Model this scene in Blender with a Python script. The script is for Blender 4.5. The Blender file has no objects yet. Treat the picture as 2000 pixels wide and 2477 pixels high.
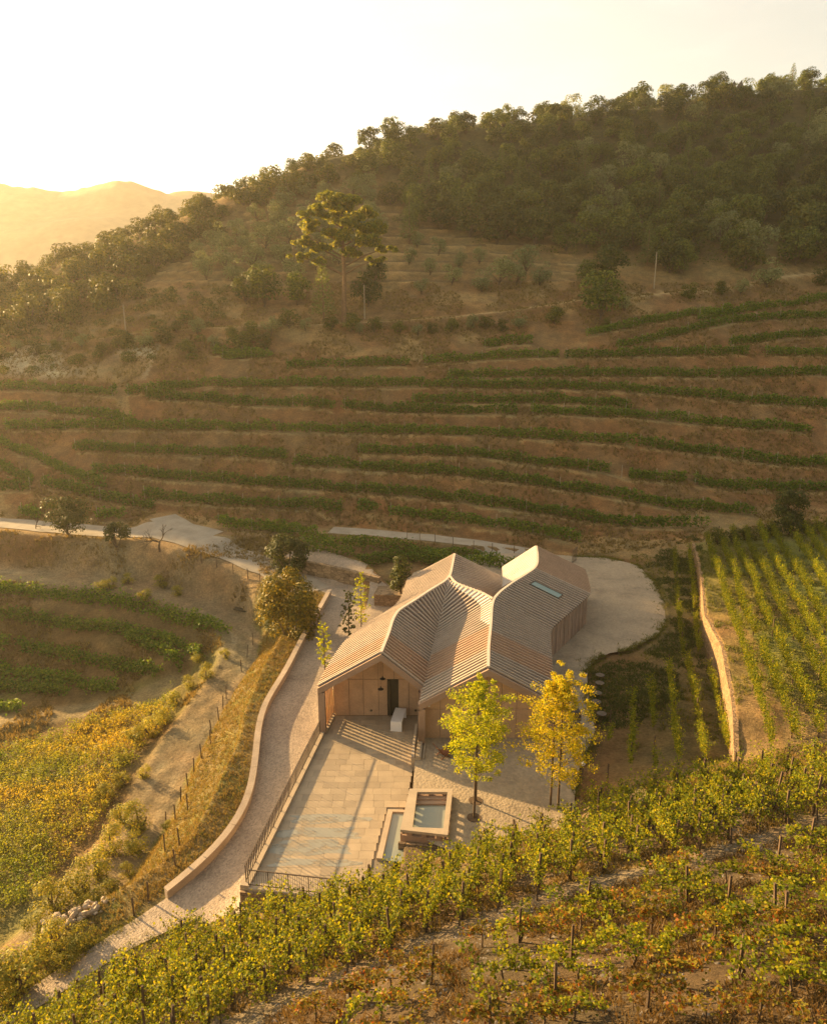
import bpy, math, random
import numpy as np
from mathutils import Vector, Matrix
from mathutils.geometry import delaunay_2d_cdt

R = math.radians
random.seed(7)
rng = np.random.default_rng(11)
scn = bpy.context.scene
col = scn.collection

# ------------------------------------------------------------------ camera, sky, sun, exposure
F, HY, CH = 1750.0, 790.0, 27.0            # focal length in photo pixels, horizon row, camera height
PITCH = math.atan((1238.5 - HY) / F)
cam = bpy.data.cameras.new('camera')
cam.sensor_fit = 'VERTICAL'; cam.sensor_height = 24.77; cam.lens = F / 100.0
cam.clip_start = 0.5; cam.clip_end = 6000
cam_o = bpy.data.objects.new('camera', cam); col.objects.link(cam_o)
cam_o.location = (0, 0, CH); cam_o.rotation_euler = (math.pi / 2 - PITCH, 0, 0)
scn.camera = cam_o

SUN_EL, SUN_AZ = 14.0, -55.0               # azimuth measured from +Y towards +X
world = bpy.data.worlds.new('World'); scn.world = world; world.use_nodes = True
nt = world.node_tree; nt.nodes.clear()
wo = nt.nodes.new('ShaderNodeOutputWorld'); bg = nt.nodes.new('ShaderNodeBackground')
sky = nt.nodes.new('ShaderNodeTexSky'); sky.sky_type = 'NISHITA'; sky.sun_disc = False
sky.sun_elevation = R(SUN_EL); sky.sun_rotation = R(SUN_AZ)
sky.air_density = 1.0; sky.dust_density = 0.9; sky.ozone_density = 1.0; sky.altitude = 300
tint = nt.nodes.new('ShaderNodeMix'); tint.data_type = 'RGBA'; tint.blend_type = 'MULTIPLY'
tint.inputs[0].default_value = 1.0
tint.inputs[7].default_value = (1.0, 0.84, 0.64, 1)
geo = nt.nodes.new('ShaderNodeTexCoord'); dotn = nt.nodes.new('ShaderNodeVectorMath'); dotn.operation = 'DOT_PRODUCT'
dotn.inputs[1].default_value = (math.sin(R(SUN_AZ)) * math.cos(R(SUN_EL)), math.cos(R(SUN_AZ)) * math.cos(R(SUN_EL)), math.sin(R(SUN_EL)))
half = nt.nodes.new('ShaderNodeMath'); half.operation = 'MULTIPLY_ADD'; half.inputs[1].default_value = .5; half.inputs[2].default_value = .5
pw = nt.nodes.new('ShaderNodeMath'); pw.operation = 'POWER'; pw.inputs[1].default_value = 1.25
nt.links.new(geo.outputs['Generated'], dotn.inputs[0]); nt.links.new(dotn.outputs['Value'], half.inputs[0]); nt.links.new(half.outputs[0], pw.inputs[0])
hz = nt.nodes.new('ShaderNodeMix'); hz.data_type = 'RGBA'; hz.blend_type = 'ADD'                # thin high haze, brighter towards the sun
veil = nt.nodes.new('ShaderNodeMix'); veil.data_type = 'RGBA'; veil.blend_type = 'MULTIPLY'; veil.inputs[0].default_value = 1.0
veil.inputs[6].default_value = (3.1, 2.75, 2.14, 1)
cmap = nt.nodes.new('ShaderNodeMapping'); cmap.inputs['Scale'].default_value = (3.0, 3.0, 9.0); nt.links.new(geo.outputs['Generated'], cmap.inputs[0])
cn = nt.nodes.new('ShaderNodeTexNoise'); cn.inputs['Scale'].default_value = 2.2; cn.inputs['Detail'].default_value = 7; cn.inputs['Roughness'].default_value = .6; nt.links.new(cmap.outputs[0], cn.inputs['Vector'])
cr = nt.nodes.new('ShaderNodeMapRange'); cr.inputs['From Min'].default_value = .5; cr.inputs['From Max'].default_value = .75; cr.inputs['To Min'].default_value = 1.0; cr.inputs['To Max'].default_value = 1.22; nt.links.new(cn.outputs[0], cr.inputs[0])
cl = nt.nodes.new('ShaderNodeMath'); cl.operation = 'MULTIPLY'; nt.links.new(pw.outputs[0], cl.inputs[0]); nt.links.new(cr.outputs[0], cl.inputs[1]); nt.links.new(cl.outputs[0], veil.inputs[7])
hz.inputs[0].default_value = 1.0
nt.links.new(sky.outputs[0], tint.inputs[6]); nt.links.new(tint.outputs[2], hz.inputs[6]); nt.links.new(veil.outputs[2], hz.inputs[7])
nt.links.new(hz.outputs[2], bg.inputs[0]); nt.links.new(bg.outputs[0], wo.inputs[0])
bg.inputs[1].default_value = 0.05
sun = bpy.data.lights.new('sun', 'SUN'); sun.energy = 5.0; sun.angle = R(0.6); sun.color = (1.0, 0.65, 0.28)
sun_o = bpy.data.objects.new('sun', sun); col.objects.link(sun_o)
sd = Vector((math.sin(R(SUN_AZ)) * math.cos(R(SUN_EL)), math.cos(R(SUN_AZ)) * math.cos(R(SUN_EL)), math.sin(R(SUN_EL))))
sun_o.rotation_euler = sd.to_track_quat('Z', 'Y').to_euler(); sun_o.location = (-60, 60, 80)
scn.view_settings.view_transform = 'Standard'; scn.view_settings.look = 'None'
scn.view_settings.exposure = 2.2; scn.view_settings.gamma = 1.0; scn.view_settings.use_curve_mapping = False
scn.render.engine = 'CYCLES'
cy = scn.cycles
cy.use_denoising = True; cy.denoiser = 'OPENIMAGEDENOISE'; cy.denoising_input_passes = 'RGB_ALBEDO_NORMAL'; cy.denoising_prefilter = 'NONE'
cy.max_bounces = 6; cy.diffuse_bounces = 3; cy.glossy_bounces = 2; cy.transmission_bounces = 4
cy.transparent_max_bounces = 6; cy.volume_bounces = 1; cy.use_adaptive_sampling = True; cy.adaptive_threshold = 0.008
cy.caustics_reflective = False; cy.caustics_refractive = False

# ------------------------------------------------------------------ pixel -> place helpers
_c, _s = math.cos(PITCH), math.sin(PITCH)
def ray(px, py):
    x = (px - 1000) / F; y = -(py - 1238.5) / F
    return np.array([x, _c + y * _s, -_s + y * _c])
def at(px, py, z):
    d = ray(px, py); t = (z - CH) / d[2]
    return np.array([0, 0, CH]) + t * d
def atY(px, py, Y):
    d = ray(px, py); return np.array([0, 0, CH]) + d * (Y / d[1])

# ------------------------------------------------------------------ object helpers
def tag(o, label=None, cat=None, group=None, kind=None):
    if label: o['label'] = label
    if cat: o['category'] = cat
    if group: o['group'] = group
    if kind: o['kind'] = kind
    return o
def empty(name, loc=(0, 0, 0), rz=0.0, label=None, cat=None, group=None):
    o = bpy.data.objects.new(name, None); o.empty_display_size = .2; col.objects.link(o)
    o.location = loc; o.rotation_euler = (0, 0, rz)
    return tag(o, label, cat, group)
def nth(i):
    return '%d%s' % (i, {1: 'st', 2: 'nd', 3: 'rd'}.get(i % 10 if i % 100 not in (11, 12, 13) else 0, 'th'))
def link(name, me, parent=None, loc=None, mat=None):
    o = bpy.data.objects.new(name, me); col.objects.link(o)
    if mat is not None and not me.materials: me.materials.append(mat)
    if parent is not None: o.parent = parent
    if loc is not None: o.location = loc
    return o
def np_mesh(name, V, Fc, n=None, smooth=False, attr=None, cattr=None):
    """V (N,3); Fc (M,k) faces of one size k; attr: per-face float 'tint'; cattr: per-vertex colour 'gcol'"""
    V = np.asarray(V, np.float32); Fc = np.asarray(Fc, np.int32)
    me = bpy.data.meshes.new(name)
    k = Fc.shape[1]; M = len(Fc)
    me.vertices.add(len(V)); me.vertices.foreach_set('co', V.ravel())
    me.loops.add(M * k); me.loops.foreach_set('vertex_index', Fc.ravel())
    me.polygons.add(M); me.polygons.foreach_set('loop_start', np.arange(0, M * k, k, dtype=np.int32))
    if smooth: me.polygons.foreach_set('use_smooth', np.ones(M, bool))
    me.update(calc_edges=True)
    if attr is not None:
        a = me.attributes.new('tint', 'FLOAT', 'FACE'); a.data.foreach_set('value', np.asarray(attr, np.float32))
    if cattr is not None:
        a = me.color_attributes.new('gcol', 'FLOAT_COLOR', 'POINT'); a.data.foreach_set('color', np.asarray(cattr, np.float32).ravel())
    return me
class MB:
    def __init__(s): s.v = []; s.f = []; s.sm = False
    def add(s, vs, fs):
        b = len(s.v); s.v += [tuple(map(float, p)) for p in vs]; s.f += [tuple(i + b for i in f) for f in fs]; return s
    def box(s, c, d, rz=0.0, M=None):
        hx, hy, h2 = d[0] / 2, d[1] / 2, d[2] / 2
        vs = [Vector((x, y, z)) for x in (-hx, hx) for y in (-hy, hy) for z in (-h2, h2)]
        m = Matrix.Rotation(rz, 3, 'Z') if M is None else M
        vs = [m @ v + Vector(c) for v in vs]
        return s.add(vs, [(0, 1, 3, 2), (4, 6, 7, 5), (0, 4, 5, 1), (2, 3, 7, 6), (0, 2, 6, 4), (1, 5, 7, 3)])
    def bar(s, a, b, w, h, up=(0, 0, 1)):
        a = Vector(a); b = Vector(b); t = (b - a).normalized(); u = Vector(up)
        x = t.cross(u)
        if x.length < 1e-4: x = Vector((1, 0, 0))
        x.normalize(); z = x.cross(t).normalized(); vs = []
        for p in (a, b):
            for sx, sz in ((-1, -1), (1, -1), (1, 1), (-1, 1)): vs.append(p + x * sx * w / 2 + z * sz * h / 2)
        return s.add(vs, [(0, 1, 2, 3), (7, 6, 5, 4), (0, 4, 5, 1), (1, 5, 6, 2), (2, 6, 7, 3), (3, 7, 4, 0)])
    def tube(s, pts, rad, n=6, cap=True):
        pts = [Vector(p) for p in pts]; m = len(pts); vs = []; fs = []
        rr = rad if hasattr(rad, '__len__') else [rad] * m
        for i, p in enumerate(pts):
            t = (pts[min(i + 1, m - 1)] - pts[max(i - 1, 0)]).normalized()
            x = t.cross(Vector((0.31, 0.95, 0.05))).normalized(); y = t.cross(x)
            for k in range(n):
                a = 2 * math.pi * k / n; vs.append(p + (x * math.cos(a) + y * math.sin(a)) * rr[i])
        for i in range(m - 1):
            for k in range(n): fs.append((i * n + k, i * n + (k + 1) % n, (i + 1) * n + (k + 1) % n, (i + 1) * n + k))
        if cap: fs.append(tuple(range(n - 1, -1, -1))); fs.append(tuple((m - 1) * n + k for k in range(n)))
        return s.add(vs, fs)
    def lathe(s, prof, n=16, c=(0, 0, 0)):
        vs = []; fs = []
        for r, z in prof:
            for k in range(n):
                a = 2 * math.pi * k / n; vs.append((c[0] + r * math.cos(a), c[1] + r * math.sin(a), c[2] + z))
        for i in range(len(prof) - 1):
            for k in range(n): fs.append((i * n + k, i * n + (k + 1) % n, (i + 1) * n + (k + 1) % n, (i + 1) * n + k))
        return s.add(vs, fs)
    def prism(s, poly, z0, z1):
        n = len(poly)
        ar = sum(poly[i][0] * poly[(i + 1) % n][1] - poly[(i + 1) % n][0] * poly[i][1] for i in range(n))
        if ar < 0: poly = poly[::-1]
        vs = [(p[0], p[1], z0) for p in poly] + [(p[0], p[1], z1) for p in poly]
        return s.add(vs, [tuple(range(n - 1, -1, -1)), tuple(range(n, 2 * n))] + [(i, (i + 1) % n, n + (i + 1) % n, n + i) for i in range(n)])
    def mesh(s, name, bevel=0.0, smooth=False):
        me = bpy.data.meshes.new(name); me.from_pydata(s.v, [], s.f); me.update()
        if bevel:
            import bmesh
            bm = bmesh.new(); bm.from_mesh(me)
            bmesh.ops.bevel(bm, geom=bm.edges[:], offset=bevel, segments=1, affect='EDGES', clamp_overlap=True)
            bm.to_mesh(me); bm.free()
        if smooth: me.shade_smooth()
        return me
    def build(s, name, mat, parent=None, loc=None, bevel=0.0, smooth=False):
        return link(name, s.mesh(name, bevel, smooth), parent, loc, mat)

# ------------------------------------------------------------------ materials
def new_mat(name):
    m = bpy.data.materials.new(name); m.use_nodes = True
    t = m.node_tree; t.nodes.clear()
    return m, t, t.nodes.new, t.links.new
def ramp(N, stops):
    r = N('ShaderNodeValToRGB'); e = r.color_ramp.elements
    while len(e) < len(stops): e.new(0.5)
    for el, (p, c) in zip(e, stops): el.position = p; el.color = (*c, 1)
    return r
def noise(N, L, scale, detail=4, coord=None, rough=.6):
    n = N('ShaderNodeTexNoise'); n.inputs['Scale'].default_value = scale; n.inputs['Detail'].default_value = detail
    n.inputs['Roughness'].default_value = rough
    if coord is not None: L(coord, n.inputs['Vector'])
    return n
def mult(N, L, a, b, f=1.0, mode='MULTIPLY'):
    m = N('ShaderNodeMix'); m.data_type = 'RGBA'; m.blend_type = mode; m.inputs[0].default_value = f
    L(a, m.inputs[6]); L(b, m.inputs[7]); return m.outputs[2]
def surf(name, c, rough=.8, var=.25, sc=3.0, sc2=25.0, bump=.3, bd=.02, spec=.3, rnd=0.0, stretch=None, tone=None, coat=0.0, metal=0.0):
    m, t, N, L = new_mat(name)
    out = N('ShaderNodeOutputMaterial'); p = N('ShaderNodeBsdfPrincipled'); tc = N('ShaderNodeTexCoord'); co = tc.outputs['Object']
    if stretch:
        mp = N('ShaderNodeMapping'); mp.inputs['Scale'].default_value = stretch; L(co, mp.inputs[0]); co = mp.outputs[0]
    n1 = noise(N, L, sc, 5, co); n2 = noise(N, L, sc2, 3, co)
    c = np.array(c); c2 = np.array(tone) if tone is not None else c * (1 - var)
    r1 = ramp(N, [(.3, tuple(c2)), (.68, tuple(np.minimum(c * (1 + var * .6), .95)))]); L(n1.outputs[0], r1.inputs[0])
    r2 = ramp(N, [(.25, (1 - var,) * 3), (.75, (1 + var * .5,) * 3)]); L(n2.outputs[0], r2.inputs[0])
    cc = mult(N, L, r1.outputs[0], r2.outputs[0])
    if rnd:
        oi = N('ShaderNodeObjectInfo'); rr = ramp(N, [(0, (1 - rnd,) * 3), (1, (1 + rnd, 1 + rnd * .9, 1 + rnd * .75))]); L(oi.outputs['Random'], rr.inputs[0])
        cc = mult(N, L, cc, rr.outputs[0])
    L(cc, p.inputs['Base Color']); p.inputs['Roughness'].default_value = rough; p.inputs['Metallic'].default_value = metal
    p.inputs['Specular IOR Level'].default_value = spec
    if bump:
        b = N('ShaderNodeBump'); b.inputs['Strength'].default_value = bump; b.inputs['Distance'].default_value = bd
        L(n2.outputs[0], b.inputs['Height']); L(b.outputs[0], p.inputs['Normal'])
    L(p.outputs[0], out.inputs[0]); return m
def leafmat(name, cols, trans=.4, rnd=.25, rough=.55):
    """cols: three albedo colours blended by the per-leaf 'tint'"""
    m, t, N, L = new_mat(name)
    out = N('ShaderNodeOutputMaterial'); at_ = N('ShaderNodeAttribute'); at_.attribute_name = 'tint'
    rp = ramp(N, [(0, cols[0]), (.5, cols[1]), (1, cols[2])]); L(at_.outputs['Fac'], rp.inputs[0])
    oi = N('ShaderNodeObjectInfo'); rr = ramp(N, [(0, (1 - rnd, 1 - rnd, 1 - rnd)), (1, (1 + rnd, 1 + rnd * .8, 1 + rnd * .4))]); L(oi.outputs['Random'], rr.inputs[0])
    cc = mult(N, L, rp.outputs[0], rr.outputs[0])
    d = N('ShaderNodeBsdfPrincipled'); d.inputs['Roughness'].default_value = rough; d.inputs['Specular IOR Level'].default_value = .12
    tr = N('ShaderNodeBsdfTranslucent'); L(cc, d.inputs['Base Color'])
    g = N('ShaderNodeMix'); g.data_type = 'RGBA'; g.blend_type = 'MULTIPLY'; g.inputs[0].default_value = 1.0; g.inputs[7].default_value = (1.55, 1.3, .7, 1); L(cc, g.inputs[6]); L(g.outputs[2], tr.inputs[0])
    mx = N('ShaderNodeMixShader'); mx.inputs[0].default_value = trans; L(d.outputs[0], mx.inputs[1]); L(tr.outputs[0], mx.inputs[2])
    L(mx.outputs[0], out.inputs[0]); return m
def stonemat(name, c, scale=2.2, dark=.45, z=2.2):
    m, t, N, L = new_mat(name)
    out = N('ShaderNodeOutputMaterial'); p = N('ShaderNodeBsdfPrincipled'); tc = N('ShaderNodeTexCoord')
    mp = N('ShaderNodeMapping'); mp.inputs['Scale'].default_value = (1, 1, z); L(tc.outputs['Object'], mp.inputs[0])
    v = N('ShaderNodeTexVoronoi'); v.inputs['Scale'].default_value = scale; L(mp.outputs[0], v.inputs['Vector'])
    ve = N('ShaderNodeTexVoronoi'); ve.feature = 'DISTANCE_TO_EDGE'; ve.inputs['Scale'].default_value = scale; L(mp.outputs[0], ve.inputs['Vector'])
    c = np.array(c)
    bw = N('ShaderNodeRGBToBW'); L(v.outputs['Color'], bw.inputs[0])
    r1 = ramp(N, [(.1, tuple(c * .7)), (.9, tuple(c * 1.3))]); L(bw.outputs[0], r1.inputs[0])
    r2 = ramp(N, [(0, (dark,) * 3), (.09, (1, 1, 1))]); L(ve.outputs['Distance'], r2.inputs[0])
    n2 = noise(N, L, 9, 4, tc.outputs['Object']); r3 = ramp(N, [(.3, (.8, .8, .8)), (.7, (1.15, 1.12, 1.05))]); L(n2.outputs[0], r3.inputs[0])
    cc = mult(N, L, mult(N, L, r1.outputs[0], r2.outputs[0]), r3.outputs[0])
    L(cc, p.inputs['Base Color']); p.inputs['Roughness'].default_value = .9; p.inputs['Specular IOR Level'].default_value = .2
    b = N('ShaderNodeBump'); b.inputs['Strength'].default_value = .8; b.inputs['Distance'].default_value = .05
    L(r2.outputs[0], b.inputs['Height']); L(b.outputs[0], p.inputs['Normal']); L(p.outputs[0], out.inputs[0]); return m
def cobblemat(name, c, scale=6.0, var=.25):
    m, t, N, L = new_mat(name)
    out = N('ShaderNodeOutputMaterial'); p = N('ShaderNodeBsdfPrincipled'); tc = N('ShaderNodeTexCoord')
    v = N('ShaderNodeTexVoronoi'); v.inputs['Scale'].default_value = scale; L(tc.outputs['Object'], v.inputs['Vector'])
    c = np.array(c); bw = N('ShaderNodeRGBToBW'); L(v.outputs['Color'], bw.inputs[0])
    r1 = ramp(N, [(.1, tuple(c * (1 - var))), (.9, tuple(c * (1 + var)))]); L(bw.outputs[0], r1.inputs[0])
    n2 = noise(N, L, .28, 7, tc.outputs['Object'], .68); r3 = ramp(N, [(.32, (.72, .72, .73)), (.5, (1, 1, 1)), (.7, (1.16, 1.14, 1.1))]); L(n2.outputs[0], r3.inputs[0])
    L(mult(N, L, r1.outputs[0], r3.outputs[0]), p.inputs['Base Color']); p.inputs['Roughness'].default_value = .85; p.inputs['Specular IOR Level'].default_value = .25
    b = N('ShaderNodeBump'); b.inputs['Strength'].default_value = .7; b.inputs['Distance'].default_value = .03; b.invert = True
    L(v.outputs['Distance'], b.inputs['Height']); L(b.outputs[0], p.inputs['Normal']); L(p.outputs[0], out.inputs[0]); return m
def groundmat():
    m, t, N, L = new_mat('earth_and_grass')
    out = N('ShaderNodeOutputMaterial'); p = N('ShaderNodeBsdfPrincipled'); tc = N('ShaderNodeTexCoord'); co = tc.outputs['Object']
    a = N('ShaderNodeAttribute'); a.attribute_name = 'gcol'
    n1 = noise(N, L, .55, 6, co, .65); r1 = ramp(N, [(.28, (.62, .66, .66)), (.5, (1, 1, 1)), (.74, (1.4, 1.34, 1.22))]); L(n1.outputs[0], r1.inputs[0])
    n2 = noise(N, L, 5, 6, co, .7); r2 = ramp(N, [(.3, (.6, .6, .6)), (.7, (1.36, 1.34, 1.3))]); L(n2.outputs[0], r2.inputs[0])
    n4 = noise(N, L, .16, 4, co, .6); r4 = ramp(N, [(.35, (1.06, .97, .88)), (.65, (.94, 1.03, 1.03))]); L(n4.outputs[0], r4.inputs[0])
    cc = mult(N, L, mult(N, L, mult(N, L, a.outputs['Color'], r1.outputs[0]), r2.outputs[0]), r4.outputs[0])
    L(cc, p.inputs['Base Color']); p.inputs['Roughness'].default_value = .95; p.inputs['Specular IOR Level'].default_value = .1
    n3 = noise(N, L, 3.2, 8, co, .75); b = N('ShaderNodeBump'); b.inputs['Strength'].default_value = .9; b.inputs['Distance'].default_value = .22
    L(n3.outputs[0], b.inputs['Height']); L(b.outputs[0], p.inputs['Normal']); L(p.outputs[0], out.inputs[0]); return m
def watermat(name, c, rough=.04):
    m, t, N, L = new_mat(name)
    out = N('ShaderNodeOutputMaterial'); p = N('ShaderNodeBsdfPrincipled'); tc = N('ShaderNodeTexCoord')
    p.inputs['Base Color'].default_value = (*c, 1); p.inputs['Roughness'].default_value = rough; p.inputs['IOR'].default_value = 1.5
    n = noise(N, L, 4, 2, tc.outputs['Object']); b = N('ShaderNodeBump'); b.inputs['Strength'].default_value = .04; L(n.outputs[0], b.inputs['Height'])
    L(b.outputs[0], p.inputs['Normal']); L(p.outputs[0], out.inputs[0]); return m

def filmmat():
    m, t, N, L = new_mat('wet_film'); out = N('ShaderNodeOutputMaterial'); p = N('ShaderNodeBsdfPrincipled'); tc = N('ShaderNodeTexCoord'); tr = N('ShaderNodeBsdfTransparent'); mx = N('ShaderNodeMixShader')
    p.inputs['Base Color'].default_value = (.36, .35, .29, 1); p.inputs['Roughness'].default_value = .06; p.inputs['IOR'].default_value = 1.45
    mp = N('ShaderNodeMapping'); mp.inputs['Scale'].default_value = (.55, 1.5, 1); L(tc.outputs['Object'], mp.inputs[0])
    n = noise(N, L, 1.3, 6, mp.outputs[0], .62); r = ramp(N, [(.36, (.05,) * 3), (.52, (.80,) * 3)]); L(n.outputs[0], r.inputs[0])
    L(r.outputs[0], mx.inputs[0]); L(tr.outputs[0], mx.inputs[1]); L(p.outputs[0], mx.inputs[2]); L(mx.outputs[0], out.inputs[0]); return m
M = {}
M['ground'] = groundmat()
M['slate'] = surf('grey_slate', (.19, .165, .14), .8, .3)
M['parapet'] = surf('pale_parapet', (.40, .315, .235), .85, .2, .8, 12, .25, .01)
M['gravel'] = cobblemat('gravel_setts', (.31, .25, .19), 11.0)
M['court'] = cobblemat('court_setts', (.33, .265, .185), 6.0, .12)
M['dust'] = surf('pale_gravel', (.36, .31, .24), .95, .2, .6, 12, .4, .05)
M['paver'] = surf('limestone_paver', (.375, .30, .21), .75, .12, 1.2, 18, .15, .01, rnd=.13)
M['slab'] = surf('paving_joint', (.22, .18, .13), .9, .2)
M['coping'] = surf('stone_coping', (.43, .345, .25), .8, .14, 1.0, 20, .2, .01)
M['concrete'] = surf('pink_concrete', (.34, .23, .16), .8, .13, .9, 14, .2, .01)
M['panel'] = surf('facade_panel', (.55, .36, .22), .75, .16, .8, 11, .15, .01, rnd=.06)
M['board'] = surf('weathered_roof_board', (.185, .138, .112), .8, .35, .9, 9, .3, .01, tone=(.10, .075, .06), stretch=(1, 3, 1))
M['board_new'] = surf('fresh_roof_board', (.27, .14, .08), .75, .2, .9, 9, .3, .01, stretch=(1, 3, 1))
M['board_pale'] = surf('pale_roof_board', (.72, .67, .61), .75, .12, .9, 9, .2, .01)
M['batten'] = surf('pale_batten', (.47, .38, .30), .75, .15, 1.5, 12, .2, .01)
M['batten_new'] = surf('fresh_batten', (.48, .33, .225), .75, .15, 1.5, 12, .2, .01)
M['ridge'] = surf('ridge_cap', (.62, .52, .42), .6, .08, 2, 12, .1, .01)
M['wall_board'] = surf('weathered_wall_board', (.34, .25, .19), .85, .3, 1.2, 9, .3, .01, rnd=.16, stretch=(3, 3, .5))
M['slat'] = surf('orange_slat', (.58, .34, .17), .7, .15, 2, 12, .1, .01)
M['dark'] = surf('dark_interior', (.05, .042, .025), .5, .3)
M['steel'] = surf('dark_bronze_steel', (.11, .08, .055), .5, .2, bump=.05)
M['black'] = surf('black_metal', (.02, .018, .016), .45, .2, bump=.05)
M['white'] = surf('white_paint', (.78, .76, .74), .5, .04, bump=.05)
M['wood'] = surf('reddish_chair_wood', (.24, .09, .04), .6, .2, bump=.1)
M['glass'] = watermat('skylight_glass', (.20, .29, .27), .08)
M['stone'] = stonemat('dry_stone', (.24, .17, .11), 2.4)
M['stone_far'] = stonemat('dry_stone_bank', (.26, .19, .12), 1.5)
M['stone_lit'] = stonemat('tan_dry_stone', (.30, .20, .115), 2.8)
M['rock'] = stonemat('pale_rock', (.15, .13, .10), .6, .6, 1)
M['water'] = watermat('pool_water', (.25, .27, .22))
M['film'] = filmmat()
M['post'] = surf('grey_vine_post', (.12, .08, .05), .9, .3, 3, 20)
M['bark'] = surf('bark', (.13, .09, .055), .9, .3, 4, 25, .6, .02)
M['bark_pine'] = surf('pine_bark', (.22, .13, .07), .9, .3, 4, 25, .6, .02)
M['pole'] = surf('weathered_pole', (.36, .29, .2), .8, .15)
M['vine_leaf'] = leafmat('vine_leaf', [(.06, .105, .008), (.155, .195, .012), (.36, .32, .018)], .5)
M['vine_red'] = leafmat('reddening_vine_leaf', [(.09, .11, .014), (.20, .17, .02), (.24, .055, .016)], .4)
M['vine_far'] = leafmat('terrace_vine_leaf', [(.055, .115, .012), (.10, .175, .018), (.19, .24, .026)], .35, .15)
M['oak'] = leafmat('oak_leaf', [(.038, .066, .012), (.078, .112, .020), (.16, .18, .032)], .25, .42)
M['oak2'] = leafmat('scrub_leaf', [(.04, .062, .010), (.078, .096, .016), (.15, .145, .026)], .3, .3)
M['olive'] = leafmat('olive_leaf', [(.12, .15, .062), (.18, .21, .09), (.26, .28, .125)], .25, .2)
M['pine'] = leafmat('pine_needle', [(.085, .12, .014), (.17, .20, .02), (.32, .30, .03)], .5, .1)
M['pine_pale'] = leafmat('pale_pine_needle', [(.09, .125, .04), (.13, .17, .05), (.19, .22, .06)], .35, .15)
M['gold'] = leafmat('gold_green_leaf', [(.15, .22, .010), (.30, .36, .014), (.50, .48, .02)], .5, .1)
M['yellow'] = leafmat('yellow_leaf', [(.19, .23, .010), (.40, .38, .015), (.58, .45, .018)], .5, .1)
M['shrub'] = leafmat('dark_gold_leaf', [(.07, .075, .012), (.13, .12, .014), (.30, .22, .02)], .35, .1)
M['dkshrub'] = leafmat('dark_leaf', [(.035, .05, .012), (.06, .075, .018), (.09, .10, .02)], .25, .1)
M['weed'] = leafmat('golden_weed', [(.10, .155, .018), (.20, .225, .026), (.36, .28, .036)], .45, .1)
M['bush'] = leafmat('broom_bush', [(.16, .19, .03), (.27, .28, .04), (.40, .33, .05)], .45, .2)
M['dry'] = leafmat('dry_grass_blade', [(.115, .085, .034), (.195, .148, .056), (.28, .215, .078)], .35, .0)
M['dryred'] = leafmat('rusty_undergrowth', [(.06, .046, .022), (.12, .078, .032), (.19, .13, .048)], .35, .0)
M['cover'] = leafmat('dark_ground_cover', [(.04, .06, .014), (.07, .09, .02), (.12, .12, .03)], .3, .0)
M['turf'] = leafmat('short_green_turf', [(.08, .11, .02), (.14, .15, .03), (.24, .20, .05)], .35, .0)

# ------------------------------------------------------------------ the lie of the land
CP = []
def cz(*a):
    for px, py, z in a: CP.append(at(px, py, z))
def cY(*a):
    for px, py, Y in a: CP.append(atY(px, py, Y))
def cw(*a):
    for p in a: CP.append(np.array(p, float))
# far hillside, seen face on
for xs in (350, 700, 1050, 1400, 1750, 2000):
    cY((xs, 1250, 91 if xs < 1700 else 89), (xs, 1100, 100), (xs, 950, 112), (xs, 850, 122), (xs, 760, 133))
cY((0, 1235, 92), (0, 1100, 102), (0, 950, 113), (0, 850, 124), (150, 760, 140), (0, 800, 133))
cY((700, 680, 146), (1050, 690, 144), (1400, 690, 144), (1750, 650, 150), (2000, 640, 152))
cY((350, 690, 148), (1050, 600, 162), (1400, 600, 162), (1750, 560, 168), (700, 580, 165), (1050, 500, 182), (1400, 500, 182), (1750, 460, 190), (2000, 520, 178))
cY((1400, 400, 203), (1700, 350, 212), (2000, 350, 214), (1050, 400, 202), (800, 450, 190), (550, 560, 172))
RIDGE = [(0, 694, 160), (170, 625, 168), (400, 545, 178), (600, 455, 188), (800, 385, 200), (1000, 325, 213), (1200, 296, 222), (1500, 266, 230), (1750, 222, 238), (2000, 206, 240)]
cY(*RIDGE)
for px, py, Y in RIDGE:
    p = atY(px, py, Y); cw((p[0] * 1.25, p[1] * 1.25, p[2] - 9), (p[0] * 1.7, p[1] * 1.7, p[2] - 60))
cw((260, 330, 120), (200, 240, 95), (150, 150, 60), (110, 95, 22), (80, 60, 6), (60, 30, 9), (50, 10, 12), (330, 200, 110), (200, 60, 20))
# off to the left the hill runs down to the river
cw((-118, 165, 31), (-150, 165, 24), (-200, 170, 12), (-118, 125, 13), (-150, 120, 4), (-95, 95, 1), (-120, 80, -8), (-260, 200, 0), (-350, 150, -25), (-250, 60, -30), (-120, 40, -22), (-90, 10, -20), (-60, 10, -13), (-40, -10, -6), (0, -20, 14), (40, -20, 20))
# road behind and gravel fork
cz((0, 1265, 3.0), (280, 1290, 2.6), (450, 1290, 2.5), (560, 1345, 1.4), (650, 1370, .7), (720, 1420, .45), (900, 1290, 1.9), (1100, 1310, 1.5), (1270, 1335, .8))
cz((760, 1340, 2.0), (850, 1360, 2.0), (1000, 1370, 1.9), (700, 1300, 2.2))
# building pad, court and drive
cw((-6, 47, -.1), (-6, 60, .2), (0, 66, .4), (9, 70, .4), (4, 55, .3), (15, 66, .4), (17, 72, .4), (12, 50, .3), (13, 42, .3), (8, 38, .3), (2, 36, 0), (20, 60, .4), (16, 57, .4), (18, 80, .5))
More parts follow.
